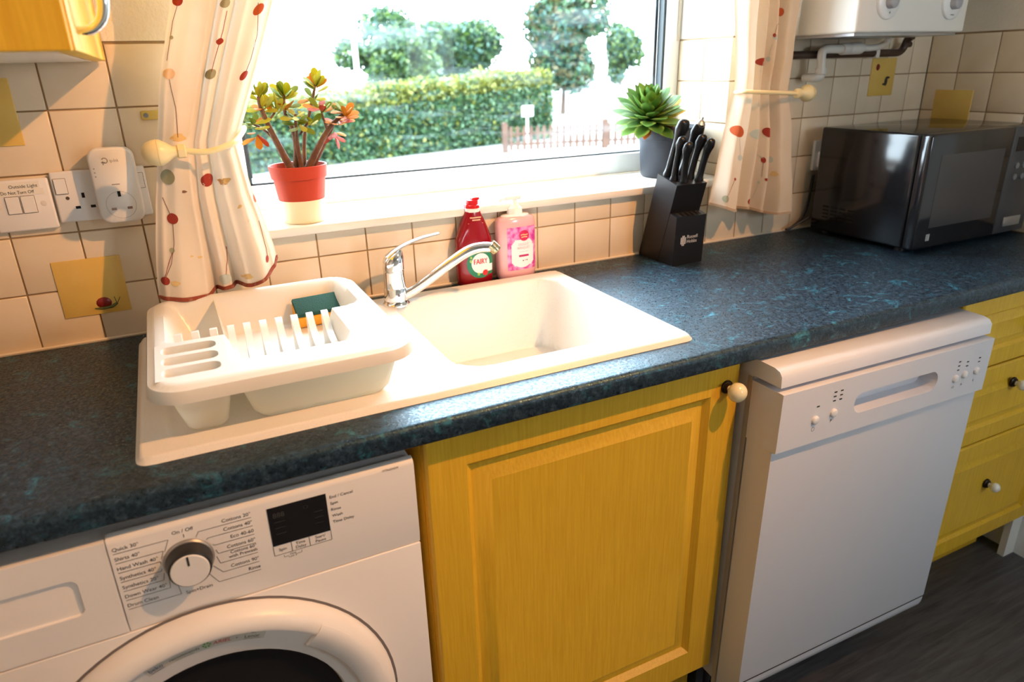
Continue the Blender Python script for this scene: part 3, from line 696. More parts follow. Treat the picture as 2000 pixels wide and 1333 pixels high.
MB().box(EX0 + .02, EX1 - .02, -.50, -.48, .012, .11).build('kick_plate', mat('shaded_kick', (.03, .03, .032), .5), dwm, None)  # near-black colour carries the floor shadow under the door
ft = MB(); ft.box(EX0 - .0005, EX0 + .004, -.5765, -.566, .05, .83); ft.build('side_strip', mat('steel_strip', (.55, .52, .5), .35, .4), dwm, None)
MB().lathe([(.0035, 0), (.003, .0012)], (EX0 + .0015, -.585, .805), (-1, 0, 0), 12).build('side_screw', Mdk, dwm)
for x in (EX0 + .05, EX1 - .05):
    for y in (-.50, -.1): MB().lathe([(.02, 0), (.02, .008), (.008, .009), (.008, .113)], (x, y, 0.0005), n=14).build('foot', M_blackp, dwm)
dwm.rotation_euler = (0, math.radians(.9), 0); dwm.location.x -= .006

# ---------------------------------------------------------------- drawer unit
du = thing('drawer_unit', 'yellow three drawer base unit in the corner beyond the dishwasher', 'drawers', (1.47, -.29, 0))
UX0, UX1, UY = 1.205, 1.715, -.570
cr = MB()
for x0, x1 in ((UX0, UX0 + .017), (UX1 - .017, UX1)): cr.box(x0, x1, UY + .019, -.03, .15, .874)
cr.box(UX0 + .017, UX1 - .017, UY + .019, -.03, .15, .168); cr.box(UX0 + .017, UX1 - .017, -.04, -.03, .168, .874); cr.build('carcass', M_yel, du, None)
M_knob2 = mat('white_ceramic', (.85, .83, .78), .18)
for k, (z0, z1) in enumerate(((.692, .870), (.487, .688), (.166, .483))):
    mb = MB(); panel_door(mb, UX0 + .002, UX1 - .002, z0, z1, UY, .018, .042, .006, .018, .007)
    o = mb.build('drawer_front', M_yel, du, 25)
    knob(o, 1.463, (z0 + z1) / 2 + (.042 if k == 1 else .022 if k == 2 else 0), UY, M_knob2, .0125)
MB().box(UX0, UX1, -.462, -.444, .002, .148).build('plinth', M_yel, du, None)
tag(MB().box(UX1 + .002, XR - .002, UY + .03, UY + .048, .0, .874).build('filler_panel', M_white, None, None), 'white filler strip between the drawer unit and the wall', 'panel')
# ================================================================ on the worktop
# ---------------------------------------------------------------- microwave
mw = thing('microwave_oven', 'black microwave oven in the corner of the worktop', 'microwave', (1.535, -.2, WT))
MX0, MX1, MY0, MY1, MZ0, MZ1 = 1.314, 1.758, -.345, -.05, .922, 1.190
MB().box(MX0, MX1, MY0 + .018, MY1, MZ0, MZ1, .006, 3).build('casing', M_black, mw)
mwd = MB(); mwd.box(MX0 - .0005, 1.628, MY0 - .012, MY0 + .017, MZ0 - .001, MZ1 + .001, .007, 3); mwdo = mwd.build('door', M_black, mw)
MB().box(1.36, 1.600, MY0 - .0125, MY0 - .0118, .972, 1.142).build('door_window', mat('smoked_window', (.05, .05, .055), .2), mwdo, None)
lg = MB()
for i in range(5):
    stroke(lg, [(1.3585 + i * .0028, .9405), (1.3585 + i * .0028, .957)], .0016, lambda a, b: (a, MY0 - .0123, b))
lg.build('door_logo', mat('silver_print', (.6, .6, .6), .4), mwdo, None)
MB().box(1.6295, MX1, MY0 - .010, MY0 + .017, MZ0, MZ1, .005, 2).build('control_panel', mat('dark_grey_panel', (.06, .06, .065), .3), mw)
MB().box(1.648, 1.742, MY0 - .0112, MY0 - .0098, 1.13, 1.165).build('display', M_black, mw, None)
for k in range(6): MB().lathe([(.008, 0), (.0075, .003), (.001, .0035)], (1.665 + (k % 3) * .03, MY0 - .010, 1.095 - (k // 3) * .028), (0, -1, 0), 14).build('button', mat('grey_button', (.2, .2, .21), .4), mw)
MB().box(1.66, 1.73, MY0 - .014, MY0 - .0095, .94, .965, .003, 2).build('door_button', mat('silver_button', (.55, .55, .56), .3, .7), mw)
for i in range(4):
    for j in range(4): MB().box(MX0 - .0006, MX0 + .0004, MY1 - .055 - i * .026, MY1 - .037 - i * .026, .958 + j * .0095, .962 + j * .0095).build('vent_slot', mat('vent_dark', (.002, .002, .002), .9), mw, None)
for x in (MX0 + .03, MX1 - .03):
    for y in (MY0 + .04, MY1 - .03): MB().lathe([(.012, 0), (.012, .012)], (x, y, WT + .0002), n=12).build('foot', M_blackp, mw)
fl = smooth_path([(1.345, -.049, .965), (1.312, -.038, .945), (1.272, -.024, .922), (1.262, -.018, .918), (1.29, -.012, .9195), (1.335, -.012, .96), (1.345, -.015, 1.06)], 6)
MB().tube(fl, .0032, 8).build('power_cable', M_blackp, mw, 60)
so_ = thing('wall_socket', 'white wall socket behind the black microwave oven', 'socket', (1.40, 0, 1.1))
MB().box(1.343, 1.489, -.010, -.0004, 1.070, 1.150, .003, 2).build('plate', M_upvc, so_)
pg = MB(); pg.box(1.352, 1.398, -.032, -.0105, 1.078, 1.122, .006, 2); pgo = tag(pg.build('mains_plug', M_upvc, None), 'white plug in the socket behind the microwave', 'plug')

# ---------------------------------------------------------------- knife block and knives
nb = thing('knife_block', 'black knife block with a stepped front beside the plant', 'knife block', (.818, -.07, WT))
nx0, nx1 = .775, .862
lean = Vector((0, -.065, .206)).normalized()
M_kb = mat('black_block', (.007, .0065, .0075), .38, spec=.3)
blk = MB(); blk.prism([(-.004, WT + .0005), (-.066, 1.117), (-.137, 1.098), (-.082, WT + .0005)], nx0, nx1, 'x'); blk.build('upright', M_kb, nb, None)
fb = MB(); fb.prism([(-.0825, WT + .0005), (-.119, 1.032), (-.143, 1.026), (-.138, WT + .0005)], nx0 + .0002, nx1 - .0002, 'x'); fbo = fb.build('front_step', M_kb, nb, None)
for i in range(5): 
    x = nx0 + .012 + i * .014
    MB().loops([[(x, -.1215, 1.0305 + e_), (x + .007, -.1215, 1.0305 + e_), (x + .007, -.139, 1.0261 + e_), (x, -.139, 1.0261 + e_)] for e_ in (0, .0014)]).build('knife_slot', mat('slot_dark', (.004, .0035, .003), .9), fbo, None)
def on_front(x, z): return lambda a, b: (x + a, -.138 - .005 * ((z + b) - WT) / .116 - .0005, z + b)
lt = MB(); put_text(lt, 'Russell', .0078, on_front(.811, .9735)); put_text(lt, 'Hobbs', .0078, on_front(.811, .9625))
for i in range(4): stroke(lt, [(-.006 + i * .004, -.002 if i in (0, 3) else -.006), (-.006 + i * .004, .014 if i in (0, 3) else .018)], .0024, on_front(.800, .963))
lt.build('lettering', mat('silver_lettering', (.62, .62, .64), .4), fbo, None)
M_hand = mat('black_handle', (.005, .005, .006), .3, spec=.4); M_rivet = mat('steel_rivet', (.6, .6, .62), .25, 1.0)
def knife(label, bx_, by_, tu, tv, L_, r, steel=False):
    # the foot of the handle on the sloping top of the block, the butt where the lean takes it
    bz = 1.117 - (by_ + .066) / (-.071) * .019
    b = Vector((bx_, by_, bz - .004)); yt = by_ - .029 * L_ / .1
    t = at(tu, tv, yt); d = (t - b); side = Vector((1, 0, 0))
    k = thing('kitchen_knife', label, 'knife', tuple(b), 'knives in the black block')
    ps = smooth_path([b, b + d * .25 + Vector((0, .002, 0)), b + d * .6 + Vector((0, .003, 0)), t], 4); n = len(ps)
    w = [r * (1.0 + .28 * math.exp(-((i / (n - 1) - .06) / .08) ** 2) + .5 * math.exp(-((i / (n - 1) - .92) / .1) ** 2) - .08 * math.sin(PI * i / (n - 1))) for i in range(n)]
    en = d.normalized(); ps = list(ps) + [np.array(t + en * q) for q in (.003, .0055, .0075, .0085)]; w += [w[-1] * q for q in (.93, .75, .45, .12)]
    MB().tube(ps, w, 14, flat=1.45, up=(1, 0, 0)).build('handle', M_hand, k, 60)
    for q in (.22, .5, .78):
        c = b + d * q + Vector((0, .0025, 0)); MB().lathe([(.0024, 0), (.0022, .0006)], c + Vector((-r * 1.02, 0, 0)), (-1, 0, 0), 10).build('rivet', M_rivet, k)
    dn = d.normalized(); MB().box(-.001, .001, -.009, .009, 0, 1).v
    bl = MB(); e1 = b - dn * .006; bl.loops([[e1 + Vector((sx * .0009, sy * .0075, 0)) for sx, sy in ((-1, -1), (1, -1), (1, 1), (-1, 1))], [b + dn * .002 + Vector((sx * .0009, sy * .0075, 0)) for sx, sy in ((-1, -1), (1, -1), (1, 1), (-1, 1))]]); bl.build('blade', M_rivet, k, None)
    if steel: MB().lathe([(r * 1.25, -.004), (r * 1.5, .002), (r * 1.1, .008), (.003, .012), (.0035, .016), (.001, .018)], t + dn * .004, dn, 16).build('end_cap', mat('brushed_cap', (.5, .48, .42), .35, 1.0), k)
knife('large black handled knife at the back left of the knife block', .793, -.080, 1336, 240, .118, .0082)
knife('knife with a pale metal end cap at the back of the knife block', .832, -.080, 1366, 247, .112, .0082, True)
knife('short black handled knife nearest the window in the front row', .791, -.105, 1333, 273, .085, .0066)
knife('short black handled knife at the front middle of the knife block', .806, -.122, 1345, 284, .085, .0066)
knife('black handled knife in the front row below the metal end cap', .836, -.106, 1372, 269, .088, .0066)
knife('black handled knife at the right edge of the knife block', .851, -.120, 1388, 277, .088, .0066)

# ---------------------------------------------------------------- washing up liquid
def bottle(name, label, cat, cx, cy_, prof, m_, loc_z=WT):
    t = thing(name, label, cat, (cx, cy_, loc_z))
    mb = MB(); lps = []
    for z, a, b in prof:
        lps.append([(cx + a * math.copysign(abs(math.cos(q)) ** .8, math.cos(q)), cy_ + b * math.copysign(abs(math.sin(q)) ** .8, math.sin(q)), z) for q in (2 * PI * i / 36 for i in range(36))])
    mb.loops(lps); mb.build('bottle', m_, t, 60); return t
def lens(prof, cx, cy_):                                   # front face of a bottle as a function of x, z
    zs = [p[0] for p in prof]; As = [p[1] for p in prof]; Bs = [p[2] for p in prof]
    def f(x, z, e=.0005):
        a = np.interp(z, zs, As); b = np.interp(z, zs, Bs); q = min(.985, abs(x - cx) / a) ** (1 / .8)
        return (x, cy_ - b * math.sqrt(max(0, 1 - q * q)) ** .8 - e, z)
    return f
def patch(mb, f, x0, x1, z0, z1, n=14, m=10, inside=None, e=.0005):
    for i in range(n):
        for j in range(m):
            q = [(x0 + (x1 - x0) * a / n, z0 + (z1 - z0) * b / m) for a, b in ((i, j), (i + 1, j), (i + 1, j + 1), (i, j + 1))]
            if inside is None or inside(sum(p[0] for p in q) / 4, sum(p[1] for p in q) / 4): mb.add([f(x, z, e) for x, z in q], [(0, 1, 2, 3)])
def oval(mb, f, cx, cz, r0, r1, kx=1.0, e=.0006, a0=0, a1=2 * PI, n=36):
    for i in range(n):
        t0, t1 = a0 + (a1 - a0) * i / n, a0 + (a1 - a0) * (i + 1) / n
        rr = [r0 + (r1 - r0) * k / 3 for k in range(4)]
        for p, q in zip(rr[:-1], rr[1:]):
            mb.add([f(cx + kx * r * math.cos(t), cz + r * math.sin(t), e) for r, t in ((p, t0), (q, t0), (q, t1), (p, t1))], [(0, 1, 2, 3)])
M_redliq = mat('red_liquid_bottle', (.26, .002, .008), .12, coat=.2)
pf_ = [(WT + .0004, .037, .014), (.914, .0405, .0175), (.93, .0415, .019), (.99, .0425, .019), (1.012, .041, .0185), (1.035, .033, .017), (1.052, .0262, .016), (1.066, .0195, .0145), (1.072, .0170, .0135)]
FX, FY2 = .3195, -.0215
fb_ = bottle('dish_soap_bottle', 'red washing up liquid bottle with a green and white label', 'bottle', FX, FY2, pf_, M_redliq)
fl_ = lens(pf_, FX, FY2)
MB().lathe([(.0165, 1.071), (.0165, 1.078), (.015, 1.079)], (FX, FY2, 0), n=24).build('neck_ring', M_upvc, fb_)
cpp = MB(); cpp.lathe([(.0160, 1.079), (.0155, 1.085), (.0135, 1.0865), (.0135, 1.096)], (FX + .001, FY2, 0), n=24); cpp.box(FX - .001, FX + .016, FY2 - .008, FY2 + .008, 1.095, 1.101, .0015, 1); cpp.box(FX - .0165, FX - .004, FY2 - .009, FY2 + .009, 1.079, 1.0885, .0015, 1)
cpp.build('cap', mat('red_cap', (.55, .004, .004), .3), fb_)
LC = (.3270, .959)
g1 = MB(); oval(g1, fl_, LC[0], LC[1], .022, .033, .98, .0006); patch(g1, fl_, .336, .357, .932, .976, 8, 14, lambda x, z: math.hypot(x - LC[0], z - LC[1]) > .02, .0005); g1.build('label_ring', mat('label_green', (.01, .22, .11), .35), fb_, None)
g2 = MB(); oval(g2, fl_, LC[0], LC[1], .0005, .0225, .98, .0008); patch(g2, fl_, .343, .3575, .939, .955, 5, 5, None, .0009); g2.build('label_white', M_upvc, fb_, None)
g3 = MB(); [put_text(g3, 'FAIRY', .0115, lambda a, b, dx=dx: fl_(LC[0] + a + dx, LC[1] + b - .001, .0012 + abs(dx) * .05), 'C', .033) for dx in (-.0004, 0, .0004)]; oval(g3, fl_, .337, .937, .0004, .0065, 1, .0012, n=18); g3.build('label_lettering', mat('label_red', (.65, .01, .015), .35), fb_, None)
g4 = MB(); stroke(g4, [(-.013, 1.0600), (-.004, 1.0596), (.005, 1.0598), (.013, 1.0592)], .0024, lambda a, b: fl_(.321 + a, b, .0009)); stroke(g4, [(-.009, 1.0548), (.0, 1.0545), (.010, 1.0541)], .0024, lambda a, b: fl_(.3215 + a, b, .0009)); stroke(g4, [(-.018, 1.048), (.018, 1.0465)], .0006, lambda a, b: fl_(.3205 + a, b, .0008)); g4.build('neck_print', mat('peach_print', (.85, .5, .3), .5), fb_, None)
g5 = MB(); patch(g5, fl_, .318, .3235, .9325, .938, 3, 3, None, .0012); oval(g5, fl_, .3035, .966, .0003, .0035, .8, .0012, n=12); oval(g5, fl_, .3045, .974, .0003, .003, .8, .0012, n=12); g5.build('label_badges', mat('label_lime', (.35, .6, .12), .4), fb_, None)
# ---------------------------------------------------------------- hand lotion / soap bottle
pp = [(WT + .0004, .043, .015), (.914, .046, .0185), (.925, .0475, .0198), (1.035, .0480, .0198), (1.044, .0465, .0192), (1.049, .041, .017), (1.051, .034, .015)]
HX, HY = .4215, -.0215
hb = bottle('hand_soap_bottle', 'pink hand soap bottle with a pink and white label', 'bottle', HX, HY, pp, mat('pink_soap', (.80, .44, .46), .2, coat=.4))
fh = lens(pp, HX, HY)
MB().lathe([(.036, 0), (.034, .004), (.018, .006), (.0165, .010), (.0165, .019), (.012, .021)], (HX - .002, HY, 1.0512), n=28).v
cl = MB(); cl.loops([[(HX + a * math.cos(q), HY + b * math.sin(q), z) for q in (2 * PI * i / 28 for i in range(28))] for z, a, b in ((1.0508, .0345, .0152), (1.054, .033, .0145), (1.0555, .018, .0145), (1.068, .0172, .0142), (1.070, .014, .012), (1.078, .006, .006), (1.086, .006, .006))]); cl.build('collar', M_upvc, hb, 50)
pu = MB(); pu.box(HX - .026, HX + .014, HY - .008, HY + .008, 1.086, 1.096, .003, 2); pu.tube([(HX - .02, HY, 1.091), (HX - .034, HY, 1.089), (HX - .038, HY, 1.084)], .004, 8); pu.build('pump_head', M_upvc, hb, 50)
lb = MB(); lx0, lx1, lz0, lz1 = .393, .4665, .931, 1.028
patch(lb, fh, lx0, lx1, lz0, lz1, 22, 12, None, .0005); lb.build('label', mat('label_magenta', (.60, .04, .34), .35, noise=(60, (.85, .36, .68), .42, .6)), hb, None)
l2 = MB(); patch(l2, fh, .402, .4585, .9405, .9995, 20, 18, lambda x, z: abs(x - .430) / .0285 + max(0, z - .985) * 22 + max(0, .950 - z) * 30 < 1.0, .0009); oval(l2, fh, .430, .950, .0004, .0145, 1.5, .00095); l2.build('label_white', mat('label_pale', (.92, .85, .88), .35), hb, None)
l3 = MB(); oval(l3, fh, .434, 1.008, .0004, .0120, 1.05, .0012, n=24); l3.build('label_badge', mat('badge_red', (.62, .02, .10), .35), hb, None)
l4 = MB(); stroke(l4, [(-.009, 1.0095), (-.003, 1.0105), (.003, 1.0095), (.009, 1.0105)], .0022, lambda a, b: fh(.434 + a, b, .0016)); stroke(l4, [(-.0075, 1.0045), (.0, 1.0052), (.0075, 1.0045)], .0022, lambda a, b: fh(.434 + a, b, .0016)); l4.build('badge_print', mat('print_gold', (.85, .55, .25), .4), hb, None)
l5 = MB(); put_text(l5, 'DELIGHT', .0052, lambda a, b: fh(.432 + a, .986 + b, .0014), 'C', .026); put_text(l5, 'BOUQUET', .0052, lambda a, b: fh(.432 + a, .978 + b, .0014), 'C', .031); stroke(l5, [(-.012, .972), (.012, .972)], .0006, lambda a, b: fh(.432 + a, b, .0014)); l5.build('label_print', mat('print_pink', (.75, .45, .5), .5), hb, None)
l6 = MB(); patch(l6, fh, .420, .445, .9603, .9648, 10, 2, None, .0014); l6.build('label_pill', mat('pill_magenta', (.45, .01, .12), .4), hb, None)
l7 = MB(); stroke(l7, [(.429, .9525), (.4305, .950), (.432, .9525)], .0012, lambda a, b: fh(a, b, .0014)); oval(l7, fh, .436, .952, .0003, .001, 1, .0014, n=8); oval(l7, fh, .440, .952, .0003, .0015, 1, .0014, n=8); l7.build('label_marks', Mdk, hb, None)

# ================================================================ on the walls
# ---------------------------------------------------------------- switch, socket, wifi extender
sw = thing('light_switch', 'white double light switch with a paper label on the tiles', 'light switch', (-.478, 0, 1.165))
MB().box(-.521, -.4345, -.010, -.0004, 1.1225, 1.207, .0035, 3).build('plate', M_applp, sw)
for x in (-.4905, -.4690):
    rkr = MB(); rkr.loops([[(x + a * s_, -.0095 - d, 1.1660 + b * s_) for a, b in ((-.0095, -.0138), (.0095, -.0138), (.0095, .0138), (-.0095, .0138))] for s_, d in ((1, 0), (1, .0012), (.93, .003))]); rkr.build('rocker', M_applp, sw, None)
    fr_ = MB(); stroke(fr_, [(x - .0099, 1.1518), (x + .0099, 1.1518), (x + .0099, 1.1802), (x - .0099, 1.1802), (x - .0099, 1.1518)], .0007, lambda a, b: (a, -.0102, b)); fr_.build('rocker_gap', mat('gap_brown', (.10, .07, .05), .8), sw, None)
for x in (-.5110, -.4480): MB().lathe([(.0045, 0), (.0042, .0006), (.001, .0009)], (x, -.010, 1.1660), (0, -1, 0), 16).build('screw_cap', mat('screw_cap', (.75, .70, .66), .4), sw)
pl = MB(); pl.box(-.511, -.4475, -.0106, -.0100, 1.1910, 1.2030); pl.box(-.512, -.4430, -.0106, -.0100, 1.1815, 1.1910); plo = pl.build('paper_label', mat('paper', (.84, .80, .74), .8), sw, None)
pt = MB(); put_text(pt, 'Outside Light', .0052, on_y(-.4905, 1.1935, -.0109), 'L', .0400); put_text(pt, 'Do Not Turn Off', .0052, on_y(-.5035, 1.1840, -.0109), 'L', .0465); pt.build('label_lettering', Mdk, plo, None)
ds_ = thing('double_socket', 'white double plug socket with an extender plugged in', 'socket', (-.36, 0, 1.172))
MB().box(-.431, -.289, -.011, -.0004, 1.130, 1.2145, .003, 3).build('plate', M_applp, ds_)
for x in (-.4185, -.3015):
    rkr = MB(); rkr.loops([[(x + a * s_, -.0108 - d, 1.1905 + b * s_) for a, b in ((-.0085, -.0125), (.0085, -.0125), (.0085, .0125), (-.0085, .0125))] for s_, d in ((1, 0), (1, .001), (.92, .003))]); rkr.build('rocker', M_applp, ds_, None)
    fr_ = MB(); stroke(fr_, [(x - .009, 1.1775), (x + .009, 1.1775), (x + .009, 1.2035), (x - .009, 1.2035), (x - .009, 1.1775)], .0006, lambda a, b: (a, -.0112, b)); fr_.build('rocker_gap', MATS['gap_brown'], ds_, None)
    MB().lathe([(.003, 0), (.0027, .0005)], (x + (.006 if x < -.36 else -.006), -.0111, 1.1705), (0, -1, 0), 12).build('screw', mat('brown_screw', (.12, .08, .05), .5, .5), ds_)
for cx in (-.389, -.3315):
    for x, z, w, h in ((cx, 1.1735, .0045, .0085), (cx - .0112, 1.154, .0075, .0045), (cx + .0112, 1.154, .0075, .0045)): MB().box(x - w / 2, x + w / 2, -.0113, -.0109, z - h / 2, z + h / 2).build('pin_hole', mat('socket_holes', (.006, .006, .006), .9), ds_, None)
ex = thing('wifi_extender', 'white wifi extender with passthrough socket plugged in below the cabinet', 'wifi extender', (-.333, -.02, 1.19))
eb = MB(); eb.loops([[(x, y, z) for x, z in rrect(-.3685 + i, -.3 - i, 1.126 + i, 1.25 - i, .017, 7)] for i, y in ((.002, -.0115), (0, -.015), (0, -.038), (.0008, -.041), (.003, -.0435))]); eb.build('body', mat('white_plastic', (.80, .78, .76), .35), ex, 50)
ey = -.0437
et = MB(); put_text(et, 'tp-link', .0052, on_y(-.3365, 1.2275, ey), 'L', .0135)
et.loops([[(-.3435 + r * math.cos(a), ey, 1.2305 + r * math.sin(a)) for a in (-1.9 + 4.6 * i / 16 for i in range(17))] for r in (.0033, .0049)], False, False, False); stroke(et, [(-.349, 1.2275), (-.343, 1.2275)], .0017, lambda a, b: (a, ey, b)); stroke(et, [(-.3465, 1.2295), (-.3465, 1.2235)], .0017, lambda a, b: (a, ey, b))
stroke(et, [(-.341, 1.191), (-.329, 1.191)], .0017, lambda a, b: (a, ey, b))
for k in range(3): MB_ = et.disc((-.3615, ey, 1.2185 - k * .0065), .0013, (0, -1, 0), 10)
stuff(et.build('printing', mat('print_grey', (.32, .29, .27), .6), ex, None))
er = MB(); er.loops([[(-.3335 + r * math.cos(a), ey, 1.1565 + r * math.sin(a)) for a in (2 * PI * i / 36 for i in range(36))] for r in (.0222, .0229)], False, False); er.build('socket_ring', mat('ring_line', (.5, .48, .47), .6), ex, None)
eh = MB(); eh.box(-.3355, -.3310, ey - .0004, ey + .0006, 1.1705, 1.1795); eh.build('earth_hole', MATS['socket_holes'], ex, None)
for x in (-.3455, -.3215): MB().box(x - .0038, x + .0038, ey - .0004, ey + .0006, 1.1485, 1.1525).build('pin_hole', mat('shutter_brown', (.30, .21, .17), .6), ex, None)
hk = thing('wall_bracket', 'small yellow bracket with a screw on the tiles beside the curtain', 'bracket', (-.265, 0, 1.298))
MB().box(-.276, -.236, -.006, -.0003, 1.289, 1.304, .002, 2).build('bracket_plate', mat('bracket_yellow', (.62, .47, .12), .5), hk)
MB().lathe([(.0042, 0), (.004, .0012), (.001, .0014)], (-.2685, -.006, 1.2965), (0, -1, 0), 14).build('screw', mat('screw_metal', (.3, .3, .32), .3, 1.0), hk)

# ---------------------------------------------------------------- wall cabinet on the left wall
wc = thing('wall_cabinet', 'yellow wall cabinet with a chrome bow handle at the top left', 'cabinet', (-.475, -.33, 1.383))
KXF, KZ0, KZ1 = -.310, 1.383, 2.1
cbx = MB(); cbx.box(XL + .001, KXF - .021, -.573, -.012, KZ0 + .0, KZ0 + .018); cbx.box(XL + .001, XL + .012, -.573, -.012, KZ0 + .018, KZ1); cbx.box(XL + .001, KXF - .021, -.03, -.012, KZ0 + .018, KZ1); cbx.box(XL + .001, KXF - .021, -.573, -.012, KZ1 - .018, KZ1); cbx.build('carcass', mat('white_melamine', (.80, .80, .78), .18), wc, None)
MB().box(XL + .001, KXF - .003, -.585, -.5735, KZ0, KZ1, .001, 1).build('end_panel', M_yel, wc, None)
wd = MB(); wd.box(KXF - .02, KXF, -.5725, -.012, KZ0 + .0005, KZ1, .002, 2); wdo = wd.build('door', M_yel, wc)
hp = smooth_path([(KXF, -.50, 1.405), (KXF + .014, -.50, 1.406), (KXF + .026, -.50, 1.420), (KXF + .030, -.50, 1.45), (KXF + .030, -.50, 1.50), (KXF + .026, -.50, 1.53), (KXF + .012, -.50, 1.545), (KXF, -.50, 1.546)], 5)
MB().tube(hp, [.0045 + .0025 * math.sin(PI * i / (len(hp) - 1)) for i in range(len(hp))], 14, flat=.8).build('bow_handle', M_chrome, wdo, 60)

# ---------------------------------------------------------------- boiler and pipes
bl_ = thing('boiler', 'white wall mounted gas boiler with two control dials', 'boiler', (1.376, -.108, 1.405))
M_boil = mat('boiler_white', (.83, .81, .76), .35)
BX_0, BX_1, BYF, BZ = 1.186, 1.566, -.215, 1.409
MB().box(BX_0, BX_1, BYF, -.002, BZ, 2.12, .006, 3).build('casing', M_boil, bl_)
MB().box(BX_0 + .012, BX_1 - .012, BYF + .012, -.01, BZ - .006, BZ + .001).build('underside_plate', mat('galvanised', (.45, .47, .5), .3, .8), bl_, None)
for x, s in ((at(1735, 0, BYF).x, 0), (at(1860, 0, BYF).x, 1)):
    dlb = MB(); dlb.lathe([(.037, 0), (.037, .003), (.034, .006), (.001, .0062)], (x, BYF, 1.473), (0, -1, 0), 32); q = dlb.build('dial', M_upvc, bl_, 50)
    MB().lathe([(.015, .006), (.0145, .018), (.012, .020), (.001, .0203)], (x, BYF, 1.473), (0, -1, 0), 24).build('dial_knob', mat('dial_grey', (.42, .42, .45), .4), q, 50)
    mk = MB(); yy = BYF - .0066
    if s: put_text(mk, 'reset', .004, on_y(x, 1.4455, yy), 'C', .014); stroke(mk, [(x + .0215, 1.46), (x + .026, 1.475), (x + .0245, 1.488)], .0028, lambda a, b: (a, yy, b))
    else: put_text(mk, '4', .006, on_y(x + .003, 1.4475, yy), 'C')
    mk.build('dial_marks', M_ink, q, None)
M_pipe = mat('white_pipe', (.78, .74, .68), .4); M_brown = mat('brown_painted_pipe', (.055, .028, .018), .4)
wp = thing('condensate_pipe', 'white plastic waste pipe with a bent elbow under the boiler', 'pipe', (1.30, -.06, 1.33))
pth = [at(1572, 152, -.012), at(1580, 152, -.03), at(1592, 152, -.05), at(1602, 149, -.055), at(1604, 135, -.055), at(1605, 108, -.055), at(1609, 99, -.055), at(1618, 96, -.055), at(1645, 96, -.055)]
MB().tube(smooth_path(pth, 5), .0105, 14).build('pipe', M_pipe, wp, 60)
a, b = at(1643, 96, -.055), at(1684, 94, -.055)
cpl = MB(); dv = (b - a); cpl.lathe([(.013, 0), (.0142, .003), (.0142, dv.length * .3), (.0125, dv.length * .34), (.0125, dv.length * .4), (.0145, dv.length * .44), (.0145, dv.length * .9), (.0115, dv.length)], a, dv, 20); cpl.build('coupling', M_pipe, wp, 50)
MB().lathe([(.0135, 0), (.0135, .014), (.0108, .016)], at(1604, 133, -.055), (0, 0, -1), 18).build('pipe_sleeve', M_pipe, wp, 50)
tp_ = [at(1684, 94, -.055), at(1700, 94, -.06), at(1720, 90, -.075), at(1733, 80, -.09), at(1735, 71, -.1)]
MB().tube(smooth_path(tp_, 5), .008, 12).build('trap_pipe', M_pipe, wp, 60)
bp_ = thing('supply_pipe', 'dark brown painted pipe running along the tiles under the boiler', 'pipe', (1.4, -.03, 1.365))
MB().tube(smooth_path([(1.13, -.028, 1.3665), (1.35, -.028, 1.3665), (1.55, -.028, 1.3665), (1.592, -.028, 1.3675), (1.608, -.029, 1.378), (1.610, -.035, 1.397), (1.608, -.05, 1.4065)], 5), .0095, 14).build('pipe', M_brown, bp_, 60)
for x in (1.50,): MB().box(x - .007, x + .007, -.039, -.0005, 1.355, 1.378, .003, 2).build('pipe_clip', M_pipe, bp_)
MB().tube([(1.61, -.029, 1.385), (1.632, -.029, 1.387)], .008, 12).build('valve_stub', M_brown, bp_, 60)
